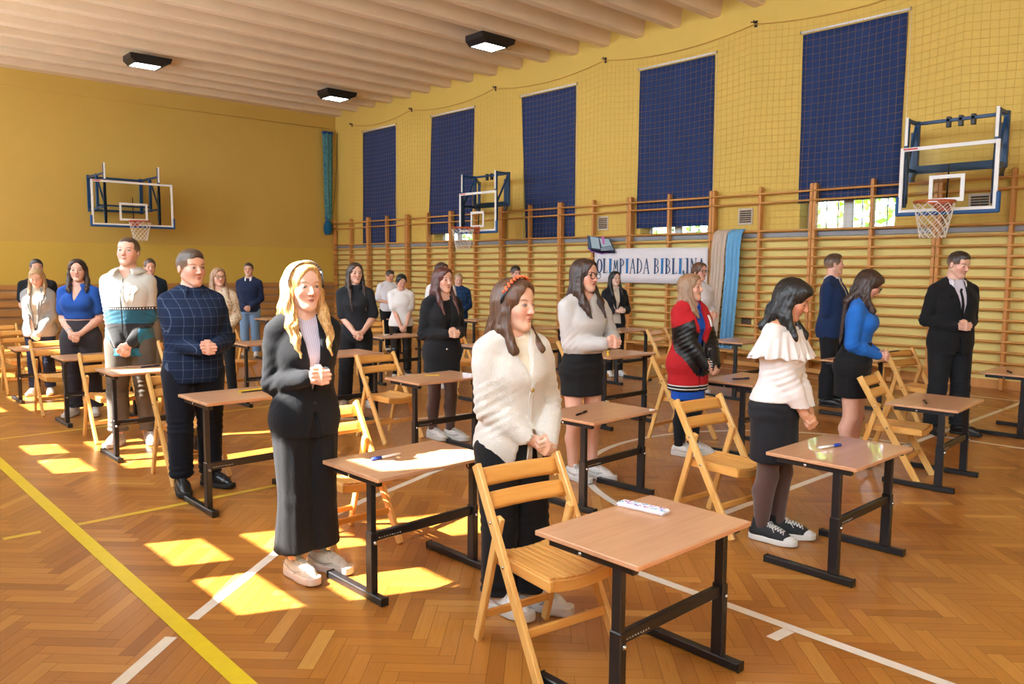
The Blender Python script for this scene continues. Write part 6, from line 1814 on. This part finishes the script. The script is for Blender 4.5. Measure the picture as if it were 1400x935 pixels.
    f.glasses(M['black_plastic'], b); ring(f, -1, plain('bracelet_rose', '#d9a39a', .4, .2, 0), b, 'bracelet', r=.023, t=.004, f=.004)
    # black-haired girl by the banner
    f = Fig(1.539, 'f', head=(0.14, .0, 0), clasp=(.03, .21, .63), hh=.208, res=1.3, feet=[(-.08, 0, 0), (.08, 0, .2)])
    b = f.body(skin('#dcb49c', '#120d0c', '#201814', '#8e4546', fl=.15)); place(b, (8.75, 7.62), -0.5, 'girl with long black hair in black blazer and cream top below banner', fig=f, hx=841)
    f.top(cl('cream_knit', '#c9bfae'), b, 'sweater', e=.011, hem=.50, sleeve=0, wr=.001, neckr=.85)
    f.top(bj, b, 'blazer', e=.026, hem=.44, sleeve=1., es=.016, cuff=.010, neck='collar', cut=[(.43, .05), (.60, .035), (.74, .038), (.842, .045)], wr=.004, seed=96); f.lapels(bj, b, .026, zv=.62, w=.022)
    f.legs(cl('black_trousers', '#17181b'), b, rk=.044, rh=.042, seed=22); f.shoes(b, 'sneaker', WS, WSOLE, LACE, far=True); f.hair(HM['black'], b, 'long', L=1.75, Lf=1.7, part=0., vol=.9)
    # girl in the red jacket
    f = Fig(1.537, 'f', head=(0.36, -.08, 0), clasp=(.055, .21, .495), hh=.222, feet=[(-.06, .02, .2), (.08, .0, .5)], elbow=1.0, res=1.05)
    b = f.body(skin('#dfa98c', '#7d5c44', '#59503f', '#b96a60', mouth=.016)); place(b, (5.43, 3.92), -0.14, 'girl in red bomber jacket with black sleeves over blue dress', fig=f, hx=945)
    f.top(cl('dress_blue', '#1a4fae'), b, 'dress_top', e=.010, hem=.45, sleeve=0, wr=.001, neckr=1.2)
    f.skirt(cl('dress_blue', '#1a4fae'), b, hem=.315, waist=.48, e=.012, rxh=.100, ryh=.080, wr=.004, name='dress_skirt')
    g = NG('fabric_bomber'); a = g.attr('zone')['Vector']; zx, zy, zz = g.xyz(a); o = g.obj(); z = g.xyz(o)[2]
    n = g.noise(o, 10, 3); col = g.mix(n, lin('#a30d17'), lin('#c4141f'))
    sl = g.m('GREATER_THAN', zx, .5); col = g.mix(sl, col, lin('#131215'))
    st = g.m('LESS_THAN', g.m('FRACT', g.m('MULTIPLY', z, 38.)), .30); hemz_ = g.m('LESS_THAN', z, .615)
    bandc = g.mix(st, lin('#141216'), lin('#e6e0d8')); col = g.mix(g.m('MULTIPLY', hemz_, g.m('SUBTRACT', 1., sl)), col, bandc)
    col = g.mix(g.m('MULTIPLY', g.m('GREATER_THAN', zy, .5), g.m('LESS_THAN', g.m('FRACT', g.m('MULTIPLY', z, 55.)), .3)), col, lin('#e6e0d8'))
    g.bump(g.noise(g.map(o, (1, 1, .5)), 18, 4), .5, .014); g.set(Base_Color=col, Roughness=g.m('SUBTRACT', .85, g.m('MULTIPLY', sl, .45)))
    f.top(g.mat, b, 'bomber_jacket', e=.046, hem=.365, e_hem=.046, sleeve=1.04, es=.030, cuff=.012, neck='crew', cut=[(.35, .004), (.50, .008), (.70, .030), (.845, .050)], wr=.007, seed=97, neckr=1.1)
    cb = MB(); f.buttons([.70, .62, .54, .46], .055, M['black_plastic'], b, x=-.035, r=.007)
    f.plate([(.075, .715 * 1.537), (.115, .715 * 1.537), (.118, .775 * 1.537), (.078, .775 * 1.537)], .052, FAN, b, 'badge', .003, .004)
    f.legs(cl('black_leggings', '#17181a'), b, e=.006, waist=.48, rk=.036, rh=.026, rt=.054, seed=23)
    f.shoes(b, 'sneaker', WS, WSOLE, LACE, sc=1.05)
    f.hair(HM['lightbrown'], b, 'long', L=1.12, Lf=1.12, front=(1, .0), part=.1, vol=.95); f.locks(HM['lightbrown'], b, 26, (.9, 1.2), .008, 14, curl=.2, sides=(-1,))
    # woman in white shirt and glasses behind her
    f = Fig(1.661, 'f', head=(0.15, .02, 0), clasp=(.06, .21, .60), hh=.220, res=1.3)
    b = f.body(skin('#d9a084', '#4a3324', '#3f342b', '#ad6057')); place(b, (8.54, 5.72), -0.3, 'person in white shirt and glasses behind the red jacket girl', fig=f, hx=957)
    f.top(cl('white_shirt', '#d5d3d6'), b, 'shirt', e=.020, hem=.48, es=.018, neck='collar', seed=98); f.collar(cl('white_shirt', '#d5d3d6'), b); f.legs(cl('black_trousers', '#17181b'), b, seed=24); f.shoes(b, 'sneaker', WS, WSOLE, LACE, far=True)
    f.hair(HM['brown'], b, 'tied', vol=.9, part=0.); f.glasses(M['black_plastic'], b)
    # girl in the ruffled blouse
    f = Fig(1.54, 'f', g=1.02, lean=.05, head=(0.26, .42, 0), clasp=(.03, .185, .470), hh=.222, feet=[(-.065, .03, .0), (.065, -.01, .35)], elbow=.5)
    b = f.body(skin('#cf8f66', '#20140e', '#2b201a', '#a8574b', eyes='down', fl=.3)); place(b, (4.17, 2.28), 0.08, 'dark-haired girl in white ruffled blouse and black skirt, head bowed, canvas shoes', fig=f, hx=1084)
    wb = cl('white_chiffon', '#dcd6d2', var=.05, fold=1.)
    f.top(wb, b, 'blouse', e=.022, hem=.535, e_hem=.026, sleeve=1.0, es=.014, puff=.010, neck='wide', wr=.006, seed=99, neckr=1.12)
    H = f.H; rows = []
    for i in range(12):
        v = i / 11; row = []
        for q in np.linspace(0, 2 * PI, 121):
            wv = .006 + .016 * v; rx = (.103 + .062 * v ** .8) * H + wv * sin(q * 22 + 1.2 * sin(q * 3)) * v; ry = (.058 + .038 * v) * H + wv * .8 * sin(q * 22 + 1.2 * sin(q * 3)) * v
            z = (.800 - .095 * v) * H + .008 * sin(q * 11) * v - .012 * H * abs(cos(q)) ** 3 * v; cx = 0
            row.append((rx * sin(q), -ry * cos(q) + f.sh(.77) + .004 * H, z))
        rows.append(row)
    MB().grid(rows, thick=(0, 0, .0025)).build('ruffle', wb, b)
    for k in (-1, 1):
        m = MB(); m.tube([(k * .055 * H, f.fronty(k * .055 * H, .77 * H, .004), .775 * H), (k * .052 * H, f.sh(.82) - .03 * H, .812 * H), (k * .050 * H, f.sh(.83) + .015 * H, .826 * H), (k * .05 * H, f.sh(.8) + .055 * H, .80 * H)], .004, 6); m.build('strap', wb, b)
    f.skirt(cl('black_skirt', '#1c1d22', var=.15), b, hem=.305, waist=.57, e=.017, rxh=.101, ryh=.082, wr=.004)
    f.legs(SHEER.mat, b, 'tights', waist=.48, e=.006, rk=.0362, rh=.0225, hemz=.05, rt=.053, wr=0)
    f.shoes(b, 'canvas', plain('canvas_black', '#17171a', .8), WSOLE, LACE, toe=WSOLE, sc=1.06)
    f.hair(HM['black'], b, 'long', L=.90, Lf=.92, wave=.003, vol=1.0, part=None, face=(.30, .40)); f.locks(HM['black'], b, 60, (.7, .98), .0045, 15, curl=.2, front=.15, ang=(1.0, 2.6))
    ring(f, 1, M['black_plastic'], b, 'watch', r=.022, t=.006, f=.01)
    # boy in blue suit
    f = Fig(1.762, 'm', head=(0.50, -.06, 0), clasp=(.05, .22, .60), hh=.236, res=1.15, feet=[(-.09, 0, 0), (.09, -.03, .3)])
    b = f.body(skin('#dca487', '#6a4b36', '#4f463c', '#b56a60')); place(b, (8.70, 4.34), 0.16, 'boy in navy blue suit jacket and pale tie, looking up, by the wall bars', fig=f, hx=1141)
    suit(f, b, cl('blue_suit', '#15294d', var=.12), None, cl('white_shirt', '#d5d3d6'), e=.024, hem=.45, zv=.62, vw=.052, seed=101); f.collar(cl('white_shirt', '#d5d3d6'), b, r=.043, hgt=.034); tie(f, cl('tie_beige', '#b7a48c'), b, .018)
    f.legs(cl('black_trousers', '#17181b'), b, rk=.045, rh=.044, seed=25); f.shoes(b, 'dress', BSH, BSOLE, None, sc=1.12); f.hair(HM['short_brown'], b, 'short', vol=.9, top=.015)
    # girl in blue top with a pen in her hands
    f = Fig(1.60, 'f', g=1.08, lean=.05, head=(0.26, .55, 0), clasp=(.02, .205, .560), hh=.222, feet=[(-.06, .02, .0), (.07, -.03, .3)], bust=.050, elbow=.6)
    b = f.body(skin('#dca387', '#2b1c16', '#33271f', '#b3625a', eyes='down')); place(b, (6.26, 2.80), 0.30, 'girl in bright blue ribbed top and black mini skirt, very long hair, head bowed', fig=f, hx=1188)
    bl = cl('bright_blue', '#1f62b4', var=.08, fold=.5)
    f.top(bl, b, 'top', e=.009, hem=.56, sleeve=1.0, es=.008, neck='crew', wr=.003, seed=102, neckr=.92)
    f.skirt(cl('black_jersey', '#131315', var=.2), b, hem=.350, waist=.625, e=.016, rxh=.104, ryh=.080, wr=.004)
    f.shoes(b, 'sneaker', WS, WSOLE, LACE); f.hair(HM['darkbrown'], b, 'long', L=2.5, Lf=.80, wave=.003, front=(1, 1), vol=1.0, part=None, face=(.31, .42), flat=1.25)
    f.glasses(plain('glasses_wire', '#3a2c28', .3, .5, 0), b, th=.009); f.locks(HM['darkbrown'], b, 50, (1.2, 2.3), .0045, 16, curl=.3, ang=(1.9, 2.9), front=0.)
    b_ = MB(); b_.tube([(-.07, 0, 0), (.06, 0, 0)], .005, 8); b_.tube([(.06, 0, 0), (.075, 0, 0)], [.004, .001], 8); t = b_.build('pen', M['black_plastic']); q_ = f.C; c_, s_ = cos(.30), sin(.30)
    t.location = (b.location.x + c_ * q_[0] - s_ * (q_[1] - .045), b.location.y + s_ * q_[0] + c_ * (q_[1] - .045), q_[2] + .035); t.rotation_euler = (0, -.15, .30 - 1.1); tag(t, 'black pen held in the hands of the girl in bright blue top', 'pen')
    # boy in black suit
    f = Fig(1.768, 'm', g=1.0, head=(0.34, .26, 0), clasp=(-.02, .21, .600), hh=.238, feet=[(-.12, .02, -.1), (.12, -.02, .55)], elbow=.7)
    b = f.body(skin('#d9a58a', '#3a2a20', '#3f372f', '#b06a62', eyes='down')); place(b, (8.23, 2.65), -0.68, 'boy in black suit, open white collar and thin black tie, head bowed', fig=f, hx=1311)
    suit(f, b, cl('black_wool', '#121214', var=.12), None, cl('lilac_shirt', '#cfcad6'), e=.026, hem=.44, zv=.63, vw=.056, seed=103, lw=.030)
    f.collar(cl('lilac_shirt', '#cfcad6'), b, r=.044, hgt=.032, drop=.034, out=.018, open_=.50, spread=.035); tie(f, cl('tie_black', '#111114'), b, .018, zt=.795, w=.013)
    f.legs(cl('black_trousers', '#17181b'), b, e=.012, rk=.046, rh=.046, rt=.062, seed=26); f.shoes(b, 'dress', BSH, BSOLE, None, sc=1.12); f.hair(HM['short_dark'], b, 'short', vol=.75, top=.02, face=(.335, .45))
cast()
# ------------------------------------------------------------------ light
def light():
    w = bpy.data.worlds.new('world'); SC.world = w; w.use_nodes = True
    nt = w.node_tree; bg = nt.nodes['Background']
    bg.inputs[0].default_value = (.82, .96, 1.12, 1); bg.inputs[1].default_value = 22.0
    sd = bpy.data.lights.new('sun', 'SUN'); so = link(bpy.data.objects.new('sun', sd))
    sd.energy = 42.; sd.angle = math.radians(.6); sd.color = (1., .94, .84)
    el = math.atan(1.16 * .92); d = Vector((.92 * cos(el), -.39 * cos(el), -sin(el)))
    so.rotation_euler = d.to_track_quat('-Z', 'Y').to_euler(); so.location = (-6, 8, 8)
    for c, z0, z1, w in LEFT_WINDOWS:           # daylight enters through the openings of the left wall
        ad = bpy.data.lights.new('window_portal', 'AREA'); ad.shape = 'RECTANGLE'; ad.size = z1 - z0; ad.size_y = w; ad.cycles.is_portal = True
        ao = link(bpy.data.objects.new('window_portal', ad)); ao.location = (XL - .31, c, (z0 + z1) / 2); ao.rotation_euler = (0, -PI / 2, 0)
    SC.view_settings.view_transform = 'Standard'; SC.view_settings.look = 'None'
    SC.view_settings.exposure = .34; SC.view_settings.gamma = 1.; SC.view_settings.use_curve_mapping = False
    cy = SC.cycles
    cy.max_bounces = 7; cy.diffuse_bounces = 5; cy.glossy_bounces = 3; cy.transmission_bounces = 5; cy.transparent_max_bounces = 8
    cy.caustics_reflective = False; cy.caustics_refractive = False; cy.sample_clamp_indirect = 6.
    cy.use_denoising = True
light()
